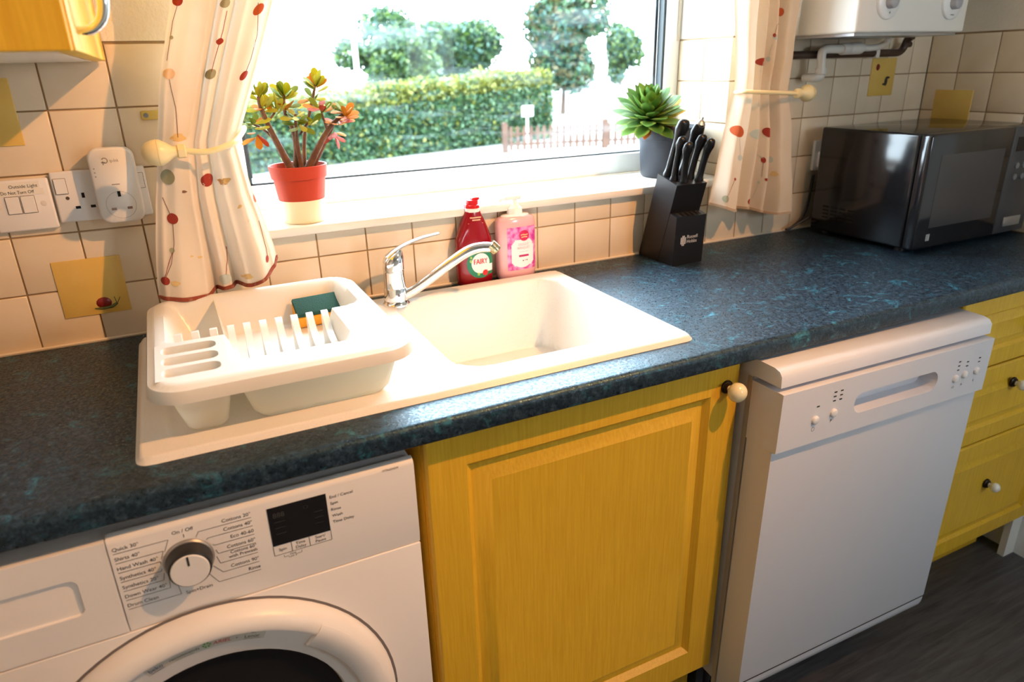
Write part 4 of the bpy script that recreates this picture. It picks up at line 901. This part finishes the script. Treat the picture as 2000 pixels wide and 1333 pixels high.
# ================================================================ curtains
M_curt = mat('cream_curtain', (.76, .64, .50), .9, transl=.14, bump=(900, .25, .0006), noise=(7, (.70, .54, .36), .5, .75))
M_hem = mat('red_hem', (.26, .05, .025), .9, noise=(90, (.34, .16, .09), .5, .7)); M_hem2 = mat('tan_hem', (.50, .36, .24), .9)
COLS = {'r': mat('stitched_red', (.32, .035, .02), .95), 'o': mat('stitched_orange', (.52, .10, .03), .95), 'g': mat('stitched_green', (.36, .36, .24), .95), 'b': mat('stitched_grey_blue', (.50, .55, .50), .95),
        'p': mat('faint_peach', (.78, .55, .40), .95), 'y': mat('ochre_stain', (.72, .50, .22), .95), 'k': mat('dark_thread', (.22, .10, .06), .95)}
class Curtain:
    # rows: (z, x left edge, x right edge, fold depth); folds: (s, y offset); hem: s -> z
    def __init__(s, rows, folds, ybase, hem): s.rows = rows; s.folds = folds; s.yb = ybase; s.hem = hem
    def fold(s, t):
        k = 0; F = s.folds
        while k < len(F) - 2 and t > F[k + 1][0]: k += 1
        (a, ya), (b, yb) = F[k], F[k + 1]; q = min(1, max(0, (t - a) / (b - a))); q = q * q * (3 - 2 * q)
        return ya + (yb - ya) * q
    def __call__(s, t, v):
        z0 = s.hem(t); z = z0 + (s.rows[-1][0] - z0) * v
        zs = [r[0] for r in s.rows]
        k = min(len(zs) - 2, max(0, int(np.searchsorted(zs, z)) - 1)); a, b = s.rows[k], s.rows[k + 1]
        q = min(1, max(0, (z - a[0]) / (b[0] - a[0]))); q = q * q * (3 - 2 * q) if k in s.soft else q
        xl, xr, am = (a[i] + (b[i] - a[i]) * q for i in (1, 2, 3))
        w = .004 * math.sin(9 * t + 22 * z) * am
        return np.array((xl + (xr - xl) * t + w * .3, s.yb + s.fold(t) * am + w, z))
    soft = ()
    def normal(s, t, v):
        e = 1e-3; a = s(t + e, v) - s(t - e, v); b = s(t, v + e) - s(t, v - e)
        n = np.cross(a, b); n /= np.linalg.norm(n); return n if n[1] < 0 else -n
    def grid(s):
        ts = np.linspace(0, 1, 110); vs = np.linspace(0, .62, 190)
        P = np.array([[s(t, v) for v in vs] for t in ts]); s.ts, s.vs = ts, vs
        s.px, s.dep = project(P)
    def find(s, u, v):
        d = np.hypot(s.px[..., 0] - u, s.px[..., 1] - v); lim = max(d.min() * 1.3, 2.5)
        m = np.where(d <= lim, s.dep, 1e9); i, j = np.unravel_index(np.argmin(m), m.shape); return s.ts[i], s.vs[j]
def make_curtain(name, label, C, dots, threads, spots, hem=M_hem):
    th = thing(name, label, 'curtain', tuple(C(.5, 0)), 'tied back curtains')
    nu, nv = 90, 120; mb = MB()
    vs = [(j / nv) ** 1.15 for j in range(nv + 1)]
    mb.add([C(i / nu, v) for i in range(nu + 1) for v in vs], [(i * (nv + 1) + j, (i + 1) * (nv + 1) + j, (i + 1) * (nv + 1) + j + 1, i * (nv + 1) + j + 1) for i in range(nu) for j in range(nv)])
    o = mb.build('cloth', M_curt, th, 180)
    hm = MB(); top = []; bot = []
    lps = []
    for i in range(nu + 1):
        t = i / nu; p = C(t, 0); n = C.normal(min(.998, max(.002, t)), .004); lps.append([p + n * .0022 + (0, 0, .0055), p + n * .0022 + (0, 0, -.001), p - n * .0022 + (0, 0, -.001), p - n * .0022 + (0, 0, .0055)])
    hm.loops(lps); hm.build('hem', hem, th, 60)
    C.grid()
    def steps(t, v, r):
        e = 1e-3; return r / (np.linalg.norm(C(t + e, v) - C(t - e, v)) / (2 * e)), r / (np.linalg.norm(C(t, v + e) - C(t, v - e)) / (2 * e))
    for u, v, r, k in dots:
        t, q = C.find(u, v); dist = float(np.linalg.norm(C(t, q) - _C)); rad = r * dist / FPX
        du, dv = steps(t, q, rad); m = MB()
        def pt(a, f): 
            tt, vv = min(.997, max(.003, t + du * f * math.cos(a))), max(.003, q + dv * f * math.sin(a)); return C(tt, vv) + C.normal(tt, vv) * .0009
        N = 18; m.loops([[pt(2 * PI * i / N, f) for i in range(N)] for f in (1, .66, .33, .03)], False, True)
        m.build('embroidered_dot', COLS[k], th, 180)
    for k, pts in threads:
        uv = [C.find(*p) for p in pts]; m = MB(); P = []
        for (a, b), (c, d) in zip(uv[:-1], uv[1:]):
            for i in range(8): f = i / 8; P.append((a + (c - a) * f, b + (d - b) * f))
        P.append(uv[-1]); Q = [C(*p) + C.normal(min(.998, max(.002, p[0])), max(.002, p[1])) * .0007 for p in P]
        m.tube(Q, .00045, 5); m.build('embroidered_thread', COLS[k], th, 60)
    for u, v, r, k in spots:
        t, q = C.find(u, v); rad = r * float(np.linalg.norm(C(t, q) - _C)) / FPX; du, dv = steps(t, q, rad); m = MB(); ph = random.random() * 6
        N = 12; m.loops([[C(min(.997, max(.003, t + du * f * math.cos(a) * (1 + .3 * math.sin(3 * a + ph)))), max(.003, q + dv * .6 * f * math.sin(a))) + C.normal(t, max(.003, q)) * .0006 for a in (2 * PI * i / N for i in range(N))] for f in (1, .5, .05)], False, True)
        m.build('stain', COLS[k], th, 180)
    return th
fold_l = [(0, -.012), (.07, -.022), (.2, -.030), (.36, -.026), (.45, .016), (.505, -.006), (.56, -.004), (.61, .018), (.70, -.020), (.83, -.034), (.94, -.014), (1, .012)]
def nearer(rows, y0, y1): k = (y1 - CAM[1]) / (y0 - CAM[1]); return [(CAM[2] + (z - CAM[2]) * k, CAM[0] + (a - CAM[0]) * k, CAM[0] + (b - CAM[0]) * k, d) for z, a, b, d in rows]
CL = Curtain(nearer([(.98, -.309, -.090, 1.1), (1.06, -.298, -.100, 1.1), (1.16, -.281, -.121, .9), (1.25, -.261, -.132, .7), (1.34, -.240, -.092, .9), (1.47, -.200, -.036, 1.0), (2.15, -.14, .16, 1.2)], -.07, -.100),
             fold_l, -.096, lambda t: 1.004 - .007 * math.sin(PI * min(1, t / .7)) + (.036 * ((t - .72) / .28) ** 1.3 if t > .72 else 0))
make_curtain('curtain', 'cream spotted curtain tied back to the left of the window', CL,
    [(347, 2, 8, 'r'), (441, 8, 7.5, 'g'), (507, 18, 9.5, 'o'), (431, 81, 5.5, 'r'), (411, 145, 8.5, 'g'), (333, 145, 9, 'p'), (498, 87, 4.5, 'b'), (476, 147, 8, 'r'), (406, 350, 11, 'r'), (326, 345, 13, 'g'), (339, 428, 9.5, 'r'), (337, 491, 4.5, 'g'), (324, 550, 7.5, 'r'), (442, 547, 10, 'b'), (443, 485, 3.5, 'r'), (523, 507, 6, 'r'), (499, 388, 7, 'o'), (333, 73, 3, 'g')],
    [('k', [(344, 12), (336, 45), (332, 75), (325, 120)]), ('r', [(444, 20), (437, 60), (431, 81), (420, 115), (413, 140)]), ('k', [(503, 5), (503, 40), (502, 70), (490, 115), (480, 142)]), ('k', [(320, 385), (336, 425)]), ('k', [(339, 436), (342, 475), (336, 515), (325, 545)]), ('r', [(337, 495), (330, 520), (324, 540)]), ('r', [(443, 488), (445, 515), (443, 538)]), ('k', [(507, 430), (516, 470), (523, 500)]), ('k', [(333, 155), (345, 210), (349, 270)])],
    [(362, 375, 4, 'k'), (440, 354, 10, 'y'), (485, 541, 9, 'y'), (345, 556, 8, 'y'), (469, 405, 5, 'y'), (375, 502, 3, 'y'), (392, 502, 4, 'y'), (348, 270, 12, 'y'), (487, 432, 3, 'p')])
fold_r = [(0, .012), (.10, -.022), (.2, -.024), (.34, .014), (.42, -.014), (.5, .010), (.58, -.02), (.66, .012), (.76, -.026), (.9, -.028), (1, .012)]
CR = Curtain([(.95, .942, 1.224, 1.1), (1.06, .958, 1.215, 1.1), (1.2, .985, 1.19, .9), (1.284, 1.003, 1.160, .7), (1.36, .998, 1.165, .85), (1.487, .985, 1.166, 1.0), (2.15, .80, 1.10, 1.2)],
             fold_r, -.056, lambda t: 1.020 - .047 * t + .004 * math.cos(14 * t))
make_curtain('curtain', 'cream spotted curtain tied back to the right of the window', CR,
    [(1524, 24, 6.5, 'o'), (1513, 70, 3, 'r'), (1518, 74, 4, 'b'), (1492, 123, 6.5, 'r'), (1502, 116, 4, 'b'), (1446, 258, 9.5, 'o'), (1484, 263, 8.5, 'b'), (1499, 260, 8, 'r'), (1446, 310, 5, 'b'), (1491, 313, 5, 'r'), (1505, 311, 5.5, 'b'), (1436, 352, 2.6, 'r'), (1483, 356, 2.6, 'b'), (1497, 353, 2.6, 'r'), (1416, 390, 6.2, 'g'), (1466, 393, 5.6, 'r')],
    [('k', [(1524, 30), (1516, 50), (1513, 68)]), ('b', [(1508, 85), (1502, 112), (1492, 123), (1484, 142)]), ('b', [(1446, 268), (1446, 304)]), ('k', [(1436, 352), (1428, 372), (1418, 386)]), ('b', [(1482, 357), (1474, 378), (1467, 389)]), ('b', [(1476, 285), (1490, 310)]), ('k', [(1491, 318), (1490, 345)])],
    [(1511, 340, 8, 'y')], M_hem2)

# ---------------------------------------------------------------- holdbacks
M_hold = mat('cream_painted_wood', (.86, .72, .40), .35)
def holdback(label, ball_c, d, arm_pts, sq):
    t = thing('curtain_holdback', label, 'holdback', tuple(ball_c), 'curtain holdbacks'); d = Vector(d).normalized()
    MB().lathe([(.0005, -.020), (.009, -.0185), (.016, -.012), (.0195, -.003), (.0205, .003), (.0205, .0038)], ball_c, d, 28).build('knob', M_hold, t, 60)
    MB().lathe([(.0200, .0042), (.0200, .008), (.0150, .017), (.0085, .026), (.0078, .032)], ball_c, d, 28).build('neck', M_hold, t, 60)
    MB().lathe([(.0085, .031), (.0115, .033), (.0115, .043), (.0085, .045)], ball_c, d, 6 if sq else 20).build('collar', M_hold, t, 40)
    MB().tube(smooth_path([Vector(ball_c) + d * .044] + arm_pts, 6), .0048, 12).build('arm', M_hold, t, 60)
    pb = Vector(ball_c) + d * .036; MB().tube([pb, (pb.x, -.003, pb.z)], .006, 12).build('wall_post', M_hold, t, 60)
holdback('cream holdback with a ball end on the left curtain', at(303, 299, -.145), (1, 0, -.0), [at(400, 297, -.146), at(430, 290, -.144), at(458, 277, -.132), at(473, 258, -.09), at(477, 250, -.04)], True)
holdback('cream holdback with a ball end on the right curtain', at(1578, 182, -.095), (-1, -.12, .02), [at(1520, 181, -.100), at(1480, 180, -.102), at(1450, 179, -.088), at(1438, 180, -.05), at(1437, 180, -.03)], False)

# ================================================================ plants on the sill
M_soil = mat('dark_soil', (.05, .028, .016), .95, bump=(90, .8, .01))
def leaf_mesh(name, L_, W, T, prof, m_, curl=.12, n=7):
    mb = MB(); lps = []
    for i in range(n + 1):
        f = i / n; w = np.interp(f, [p[0] for p in prof], [p[1] for p in prof]) * W / 2; th = T * (.25 + .75 * math.sin(PI * min(1, f * .9 + .1))) * (.4 if i == n else 1)
        z = curl * L_ * f * f
        lps.append([(f * L_, w * math.cos(a), z + th / 2 * math.sin(a) + .25 * abs(w * math.cos(a)) ) for a in (2 * PI * k / 8 for k in range(8))])
    mb.loops(lps); me = mb.mesh(name, smooth=60); me.materials.append(m_); return me
def place_leaf(me, parent, pos, direc, up, sc=1.0, name='leaf'):
    x = Vector(direc).normalized(); z = Vector(up) - x * Vector(up).dot(x)
    if z.length < 1e-3: z = x.orthogonal()
    z.normalize(); y = z.cross(x)
    o = link(name, me, parent); w = WL[parent.name]
    M = Matrix((x, y, z)).transposed().to_4x4(); M = Matrix.Translation(Vector(pos) - Vector(w)) @ M @ Matrix.Scale(sc, 4)
    o.matrix_local = M; return o
# ---- jade plant in a terracotta pot
PC = Vector((-.0215, .035, SZ))
jp = thing('jade_plant', 'jade plant with thick brown stems in a terracotta pot on the sill', 'potted plant', tuple(PC))
MB().lathe([(.040, .0005), (.0425, .004), (.0455, .045), (.0435, .045), (.041, .006), (.001, .005)], PC, n=36, cap1=False).build('saucer_pot', mat('cream_cover_pot', (.82, .72, .45), .35), jp, 50)
M_terra = mat('terracotta_plastic', (.46, .045, .014), .5, spec=.2)
MB().lathe([(.036, .006), (.0440, .042), (.0500, .086), (.0530, .0865), (.0560, .110), (.0550, .111), (.0525, .1105), (.0490, .088), (.040, .02)], PC, n=40, cap1=False).build('pot', M_terra, jp, 50)
MB().lathe([(.050, .094), (.03, .098), (.001, .100)], PC, n=24, cap0=False).build('soil', M_soil, jp, 60)
M_stem = mat('brown_stem', (.10, .04, .016), .7, noise=(60, (.17, .08, .035), .4, .65), bump=(120, .6, .002))
def br(pts, r0, r1):
    P = [at(u, v, y) for u, v, y in pts]; Q = smooth_path(P, 5); n = len(Q)
    MB().tube(Q, [r0 + (r1 - r0) * i / (n - 1) for i in range(n)], 10).build('stem', M_stem, jp, 60)
br([(570, 333, .035), (548, 292, .03), (524, 245, .022), (508, 205, .02), (504, 188, .02)], .0078, .0028)
br([(560, 312, .032), (535, 272, .03), (510, 250, .025), (494, 243, .02)], .0035, .0016)
br([(578, 333, .04), (579, 290, .045), (571, 250, .045), (557, 222, .045), (554, 185, .045)], .0068, .0026)
br([(590, 333, .03), (583, 295, .026), (578, 250, .022), (577, 222, .02)], .0052, .002)
br([(595, 333, .05), (594, 285, .06), (597, 250, .064), (606, 215, .062), (614, 175, .06), (616, 165, .06)], .0046, .0022)
br([(600, 334, .035), (618, 296, .034), (640, 255, .03), (660, 232, .028), (674, 220, .026)], .0080, .003)
br([(607, 334, .048), (625, 300, .05), (643, 262, .052), (651, 248, .052)], .0052, .002)
br([(640, 255, .03), (632, 232, .026), (626, 210, .024)], .003, .0016)
br([(586, 262, .03), (601, 240, .03), (603, 232, .03)], .0026, .0014)
br([(521, 240, .022), (535, 222, .03), (538, 210, .03)], .0026, .0014)
JL = [(0, .15), (.25, .55), (.6, 1), (.85, .85), (1, .25)]
jade = [leaf_mesh('leaf', .031, .0150, .0032, JL, m_) for m_ in (mat('leaf_yellow', (.46, .42, .025), .6, spec=.2, transl=.35), mat('leaf_olive', (.20, .26, .025), .6, spec=.2, transl=.3), mat('leaf_orange', (.55, .23, .02), .6, spec=.2, transl=.35), mat('leaf_red', (.40, .06, .02), .6, spec=.2, transl=.3))]
rnd = random.Random(5)
def cluster(u, v, y, n, kinds, tilt=.5, droop=0.0, sc=1.0):
    c = at(u, v, y)
    n = int(n * 1.4); sc *= .88
    for k in range(n):
        a = 2 * PI * k / n + rnd.uniform(-.4, .4); el = tilt + rnd.uniform(-.5, .5) - droop
        d = Vector((math.cos(a) * math.cos(el), math.sin(a) * math.cos(el) * .8, math.sin(el)))
        place_leaf(jade[rnd.choice(kinds)], jp, c + d * .003 + Vector((0, 0, -.012 * rnd.random())), d, (rnd.uniform(-.5, .5), -.7, 1), sc * rnd.uniform(.8, 1.2))
cluster(503, 183, .02, 9, (0, 0, 1), .7); cluster(512, 205, .02, 6, (0, 0, 2), .3)
cluster(494, 240, .02, 8, (0, 0, 1, 2), .2, .1); cluster(500, 258, .022, 4, (2, 3), -.6)
cluster(554, 183, .045, 10, (1, 1, 0), .6); cluster(556, 205, .045, 7, (0, 2, 1), .2)
cluster(577, 225, .02, 7, (1, 0, 0), .1); cluster(583, 238, .02, 4, (1, 0), -.2)
cluster(616, 168, .06, 10, (1, 1, 0, 2), .7); cluster(611, 190, .06, 6, (1, 0, 2), .1)
cluster(672, 219, .026, 9, (1, 2, 3, 2), .4); cluster(660, 232, .028, 7, (2, 3, 3), -.1); cluster(652, 252, .05, 6, (3, 3, 2), -.7); cluster(626, 210, .024, 6, (3, 2, 1), .4); cluster(603, 236, .03, 6, (1, 0), .2); cluster(538, 212, .03, 5, (0, 2), .5)
# ---- echeveria in a dark pot
EC = Vector((.932, .098, SZ))
ep = thing('echeveria_plant', 'green rosette succulent in a dark grey plastic pot on the sill', 'potted plant', tuple(EC))
M_dpot = mat('dark_grey_pot', (.022, .025, .034), .45, spec=.25)
MB().lathe([(.066, .0005), (.070, .004), (.0775, .094), (.0815, .095), (.0840, .124), (.0825, .1255), (.0795, .124), (.0745, .094), (.068, .02)], EC, n=44, cap1=False).build('pot', M_dpot, ep, 50)
MB().lathe([(.078, .108), (.04, .114), (.001, .116)], EC, n=24, cap0=False).build('soil', M_soil, ep, 60)
def edged_leaf(name, ca, cb, w):                          # green blade with a pale yellow margin
    m = mat(name, ca, .5, spec=.3, transl=.22); n = m.node_tree.nodes; L = m.node_tree.links; b = n['Principled BSDF']
    tc = n.new('ShaderNodeTexCoord'); sp_ = n.new('ShaderNodeSeparateXYZ'); L.new(tc.outputs['Object'], sp_.inputs[0])
    ab = n.new('ShaderNodeMath'); ab.operation = 'ABSOLUTE'; L.new(sp_.outputs['Y'], ab.inputs[0])
    r = n.new('ShaderNodeMapRange'); r.inputs['From Min'].default_value = w * .55; r.inputs['From Max'].default_value = w; L.new(ab.outputs[0], r.inputs['Value'])
    mx = n.new('ShaderNodeMix'); mx.data_type = 'RGBA'; mx.inputs['A'].default_value = (*ca, 1); mx.inputs['B'].default_value = (*cb, 1)
    L.new(r.outputs['Result'], mx.inputs['Factor']); L.new(mx.outputs['Result'], b.inputs['Base Color']); return m
EL = [(0, .45), (.3, .75), (.62, 1), (.82, .72), (.94, .3), (1, .03)]
eche = [leaf_mesh('leaf', .080, .036, .0062, EL, m_, .05) for m_ in (edged_leaf('leaf_green', (.085, .20, .03), (.42, .50, .09), .0175), edged_leaf('leaf_light_green', (.14, .27, .04), (.48, .54, .10), .0175), mat('leaf_dying_yellow', (.62, .46, .03), .45, transl=.4), mat('leaf_withered', (.60, .16, .03), .6, transl=.2))]
axis = Vector((-.22, -.34, .92)).normalized(); c0 = at(1268, 228, .085)
U = axis.orthogonal().normalized(); V = axis.cross(U)
MB().tube([EC + Vector((0, 0, .105)), EC + Vector((-.01, -.005, .125)), c0], [.016, .014, .012], 12).build('stem', M_stem, ep, 60)
NL = 66; ga = PI * (3 - math.sqrt(5))
for k in range(NL):
    f = (k + .5) / NL; th = math.radians(6 + 106 * f ** .8); ph = k * ga
    d = axis * math.cos(th) + (U * math.cos(ph) + V * math.sin(ph)) * math.sin(th)
    if d.z < -.45 or (d.y > .6 and d.z < .3): continue
    L_ = .88 + .2 * min(1, f * 1.6); kind = 0 if rnd.random() < .55 else 1
    if d.x > .75 and d.z < .55 and rnd.random() < .8: kind = 2
    place_leaf(eche[kind], ep, c0 + d * .010 - axis * .012 * f, d, axis + d * .1, L_ * rnd.uniform(.92, 1.08))
for d, kd, s_ in (((.9, -.25, .5), 2, 1.05), ((.95, -.1, .12), 2, .95), ((-.6, -.6, -.6), 3, .75), ((.35, -.8, -.55), 2, .8), ((.85, -.5, -.1), 1, .8)):
    place_leaf(eche[kd], ep, c0 + Vector(d) * .012 - axis * .012, d, axis, s_)
# ================================================================ outside the window
GZ = -.6
struct(MB().box(-60, 90, .31, 120, GZ - .1, GZ).build('ground', mat('pale_paving', (.16, .155, .145), .9, noise=(.6, (.13, .125, .115), .4, .7)), None, None))
rg = np.random.RandomState(3)
def leaf_cloud(name, pts, size, mats, parent=None, jitter=.5, pick=None):
    V, F, MI = [], [], []
    for k, p in enumerate(pts):
        a = rg.normal(size=3); a /= np.linalg.norm(a); b = np.cross(a, rg.normal(size=3)); b /= np.linalg.norm(b); s_ = size * (1 + jitter * (rg.rand() - .5) * 2)
        o = len(V); V += [tuple(p - a * s_), tuple(p + b * s_ * .55), tuple(p + a * s_), tuple(p - b * s_ * .55)]; F.append((o, o + 1, o + 2, o + 3)); MI.append(k)
    me = bpy.data.meshes.new(name)
    off = WL.get(parent.name, (0, 0, 0)) if parent else (0, 0, 0)
    me.from_pydata([(x - off[0], y - off[1], z - off[2]) for x, y, z in V], [], F); me.update()
    for m_ in mats: me.materials.append(m_)
    me.polygons.foreach_set('material_index', [int(rg.randint(len(mats))) if pick is None else pick(p) for p in pts])
    return link(name, me, parent)
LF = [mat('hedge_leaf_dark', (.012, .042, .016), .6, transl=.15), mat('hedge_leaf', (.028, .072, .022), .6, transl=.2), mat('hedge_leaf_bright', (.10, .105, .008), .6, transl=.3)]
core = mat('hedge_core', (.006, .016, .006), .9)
# hedge: a clipped box of foliage running a little away from the house
A0, A1 = np.array((-1.4, 14.0)), np.array((9.7, 17.3)); hd_ = A1 - A0; HL = np.linalg.norm(hd_); hd_ /= HL; hn = np.array((hd_[1], -hd_[0]))
hg = thing('garden_hedge', 'clipped green hedge beyond the garden paving', 'hedge', (A0[0], A0[1], GZ))
def hedge_pt(a, b, z): q = A0 + hd_ * a + hn * b; return np.array((q[0], q[1], z))
def hedge_top(a): return .58 + .62 * a / HL + .05 * math.sin(a * 2.1) + .03 * math.sin(a * 5.3)
P = []
for _ in range(26000):
    a = rg.rand() * HL; f = rg.rand()
    if f < .72: b = .55 + .10 * rg.randn() * .6; z = GZ + (hedge_top(a) - GZ) * rg.rand()
    else: b = -.5 + 1.1 * rg.rand(); z = hedge_top(a) + .06 * rg.randn()
    P.append(hedge_pt(a, b, z))
for _ in range(2500): P.append(hedge_pt(HL + .08 * rg.randn(), -.5 + 1.1 * rg.rand(), GZ + (hedge_top(HL) - GZ) * rg.rand()))
def lit_top(p): return 2 if rg.rand() < (.75 if p[2] > .35 + .05 * p[0] else .12) else int(rg.randint(2))   # yellow light on the hedge top, put into the leaf colour
fo = leaf_cloud('foliage', P, .055, LF, hg, pick=lit_top); fo['kind'] = 'stuff'
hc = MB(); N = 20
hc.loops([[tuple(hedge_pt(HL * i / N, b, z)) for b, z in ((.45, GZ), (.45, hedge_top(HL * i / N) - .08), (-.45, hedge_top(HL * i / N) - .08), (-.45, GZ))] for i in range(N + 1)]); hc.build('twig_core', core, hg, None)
# trees
def tree(label, c, h, rx, rz, trunk_r, mats, n, size, group='trees beyond the hedge', seed=0, zmin=None):
    t = thing('garden_tree', label, 'tree', (c[0], c[1], GZ), group); cz = h - rz; r_ = np.random.RandomState(seed); pts = []
    blobs = [np.array((c[0] + rx * .6 * r_.randn() * .7, c[1] + rx * .5 * r_.randn() * .6, cz + rz * .55 * r_.uniform(-1, 1))) for _ in range(11)]
    for _ in range(n):
        b = blobs[r_.randint(len(blobs))]; d = r_.normal(size=3); d /= np.linalg.norm(d); pts.append(b + d * np.array((rx * .48, rx * .48, rz * .48)) * (.55 + .45 * r_.rand()))
    o = leaf_cloud('crown', pts, size, mats, t); o['kind'] = 'stuff'
    tk = MB(); tk.tube(smooth_path([(c[0], c[1], GZ), (c[0] + .05, c[1], GZ + (cz - GZ) * .5), (c[0], c[1], cz)], 4), [trunk_r, trunk_r * .9, trunk_r * .8, trunk_r * .75, trunk_r * .7, trunk_r * .65, trunk_r * .6, trunk_r * .55, trunk_r * .5], 10)
    for k in range(5):
        b = blobs[k]; tk.tube([(c[0], c[1], cz - rz * .6), tuple((np.array((c[0], c[1], cz)) + b) / 2), tuple(b)], [trunk_r * .45, trunk_r * .3, trunk_r * .12], 7)
    tk.build('trunk', mat('bark', (.05, .03, .02), .9), t, 60); return t
TD = [mat('tree_leaf_dark', (.012, .036, .014), .6, transl=.15), mat('tree_leaf', (.025, .066, .018), .6, transl=.2), mat('tree_leaf_bright', (.055, .095, .014), .6, transl=.3)]
TB = [mat('tree_leaf_teal', (.018, .060, .042), .6, transl=.2), mat('tree_leaf_olive', (.055, .046, .014), .6, transl=.25), TD[1]]
tree('dark green tree at the left end of the hedge', (8.1, 25.5, 0), 2.85, 1.5, 1.2, .06, TD, 9500, .10, seed=1)
tree('broad green tree behind the middle of the hedge', (12.1, 30.0, 0), 4.3, 2.7, 1.95, .11, TD + [TB[0]], 14000, .13, seed=2)
tree('tall tree with brownish leaves behind the right end of the hedge', (15.3, 25.5, 0), 4.4, 1.75, 2.1, .12, TB, 13000, .12, seed=4)
tree('pale slender tree standing right of the fence', (19.2, 27.0, 0), 3.4, 1.0, 1.6, .07, [TB[0], TD[2]], 4500, .10, seed=6)
# picket fence
M_fence = mat('fence_wood', (.042, .016, .007), .8, noise=(4, (.06, .026, .012), .4, .7))
B0, B1 = np.array((7.22, 14.3)), np.array((12.6, 12.9)); fd = B1 - B0; FL = np.linalg.norm(fd); fd /= FL; fnrm = np.array((fd[1], -fd[0])); FH = .62
fc = thing('picket_fence', 'low wooden picket fence in front of the hedge end', 'fence', (B0[0], B0[1], GZ))
def fbox(a0, a1, b0, b1, z0, z1, point=0):
    mb = MB(); q = lambda a, b: B0 + fd * a + fnrm * b
    c = [q(a0, b0), q(a1, b0), q(a1, b1), q(a0, b1)]; lps = [[(p[0], p[1], z) for p in c] for z in (z0, z1)]
    if point: m_ = [q((a0 + a1) / 2 + (.01 if k in (1, 2) else -.01), (b0, b0, b1, b1)[k]) for k in range(4)]; lps.append([(p[0], p[1], z1 + point) for p in m_])
    return mb.loops(lps)
na = int(FL / .165)
for k in range(na):
    a = .14 + k * .165
    if any(abs(a - pa) < .09 for pa in (0, 2.52, 5.0)): continue
    fbox(a - .042, a + .042, .03, .048, GZ + .05, GZ + FH - .06, .05).build('picket', M_fence, fc, None)
for z in (.16, .40): fbox(0, FL, -.005, .03, GZ + z, GZ + z + .06).build('rail', M_fence, fc, None)
for pa in (.0, 2.52, 5.0): fbox(pa - .065, pa + .065, -.07, .06, GZ, GZ + FH + .06, .03).build('fence_post', M_fence, fc, None)
# white house with a pale roof, on the left
M_render = mat('white_render', (.88, .87, .84), .9); M_roof = mat('pale_roof_tiles', (.74, .73, .72), .9)
hs = thing('neighbour_house', 'white rendered house beyond the hedge on the left', 'building', (1.0, 31, GZ))
hx0, hx1, hy0, hy1, hz = -9.0, 7.3, 30.0, 38.0, 3.25
MB().box(hx0, hx1, hy0, hy1, GZ, hz).build('walls', M_render, hs, None)
rf = MB(); rf.prism([(hy0 - .45, hz - .05), (hy0 - .45, hz + .05), ((hy0 + hy1) / 2, hz + 3.2), (hy1 + .45, hz + .05), (hy1 + .45, hz - .05)], hx0 - .3, hx1 + .3, 'x'); rf.build('roof', M_roof, hs, None)
MB().box(hx0 - .3, hx1 + .3, hy0 - .55, hy0 - .45, hz - .07, hz + .05).build('gutter', mat('gutter_grey', (.35, .35, .36), .5), hs, None)
lpst = thing('lamp_post', 'slim white post standing left of the dark green tree', 'post', (5.75, 22.0, GZ))
MB().tube([(5.75, 22, GZ), (5.75, 22, 2.3)], .07, 12).build('pole', M_upvc, lpst, 60)
MB().lathe([(.12, 0), (.12, .25), (.09, .3)], (5.75, 22, GZ), n=14).build('foot', M_upvc, lpst, 60)
sg = thing('estate_sign', 'small white blank sign in front of the hedge end', 'sign', (9.05, 16.2, GZ))
c = at(1030, 217, 16.0)
MB().box(c.x - .16, c.x + .16, 15.98, 16.01, c.z - .13, c.z + .13).build('sign_board', M_upvc, sg, None)
MB().box(c.x - .02, c.x + .02, 16.01, 16.04, GZ, c.z + .1).build('sign_post', M_upvc, sg, None)
# far garden wall along the road
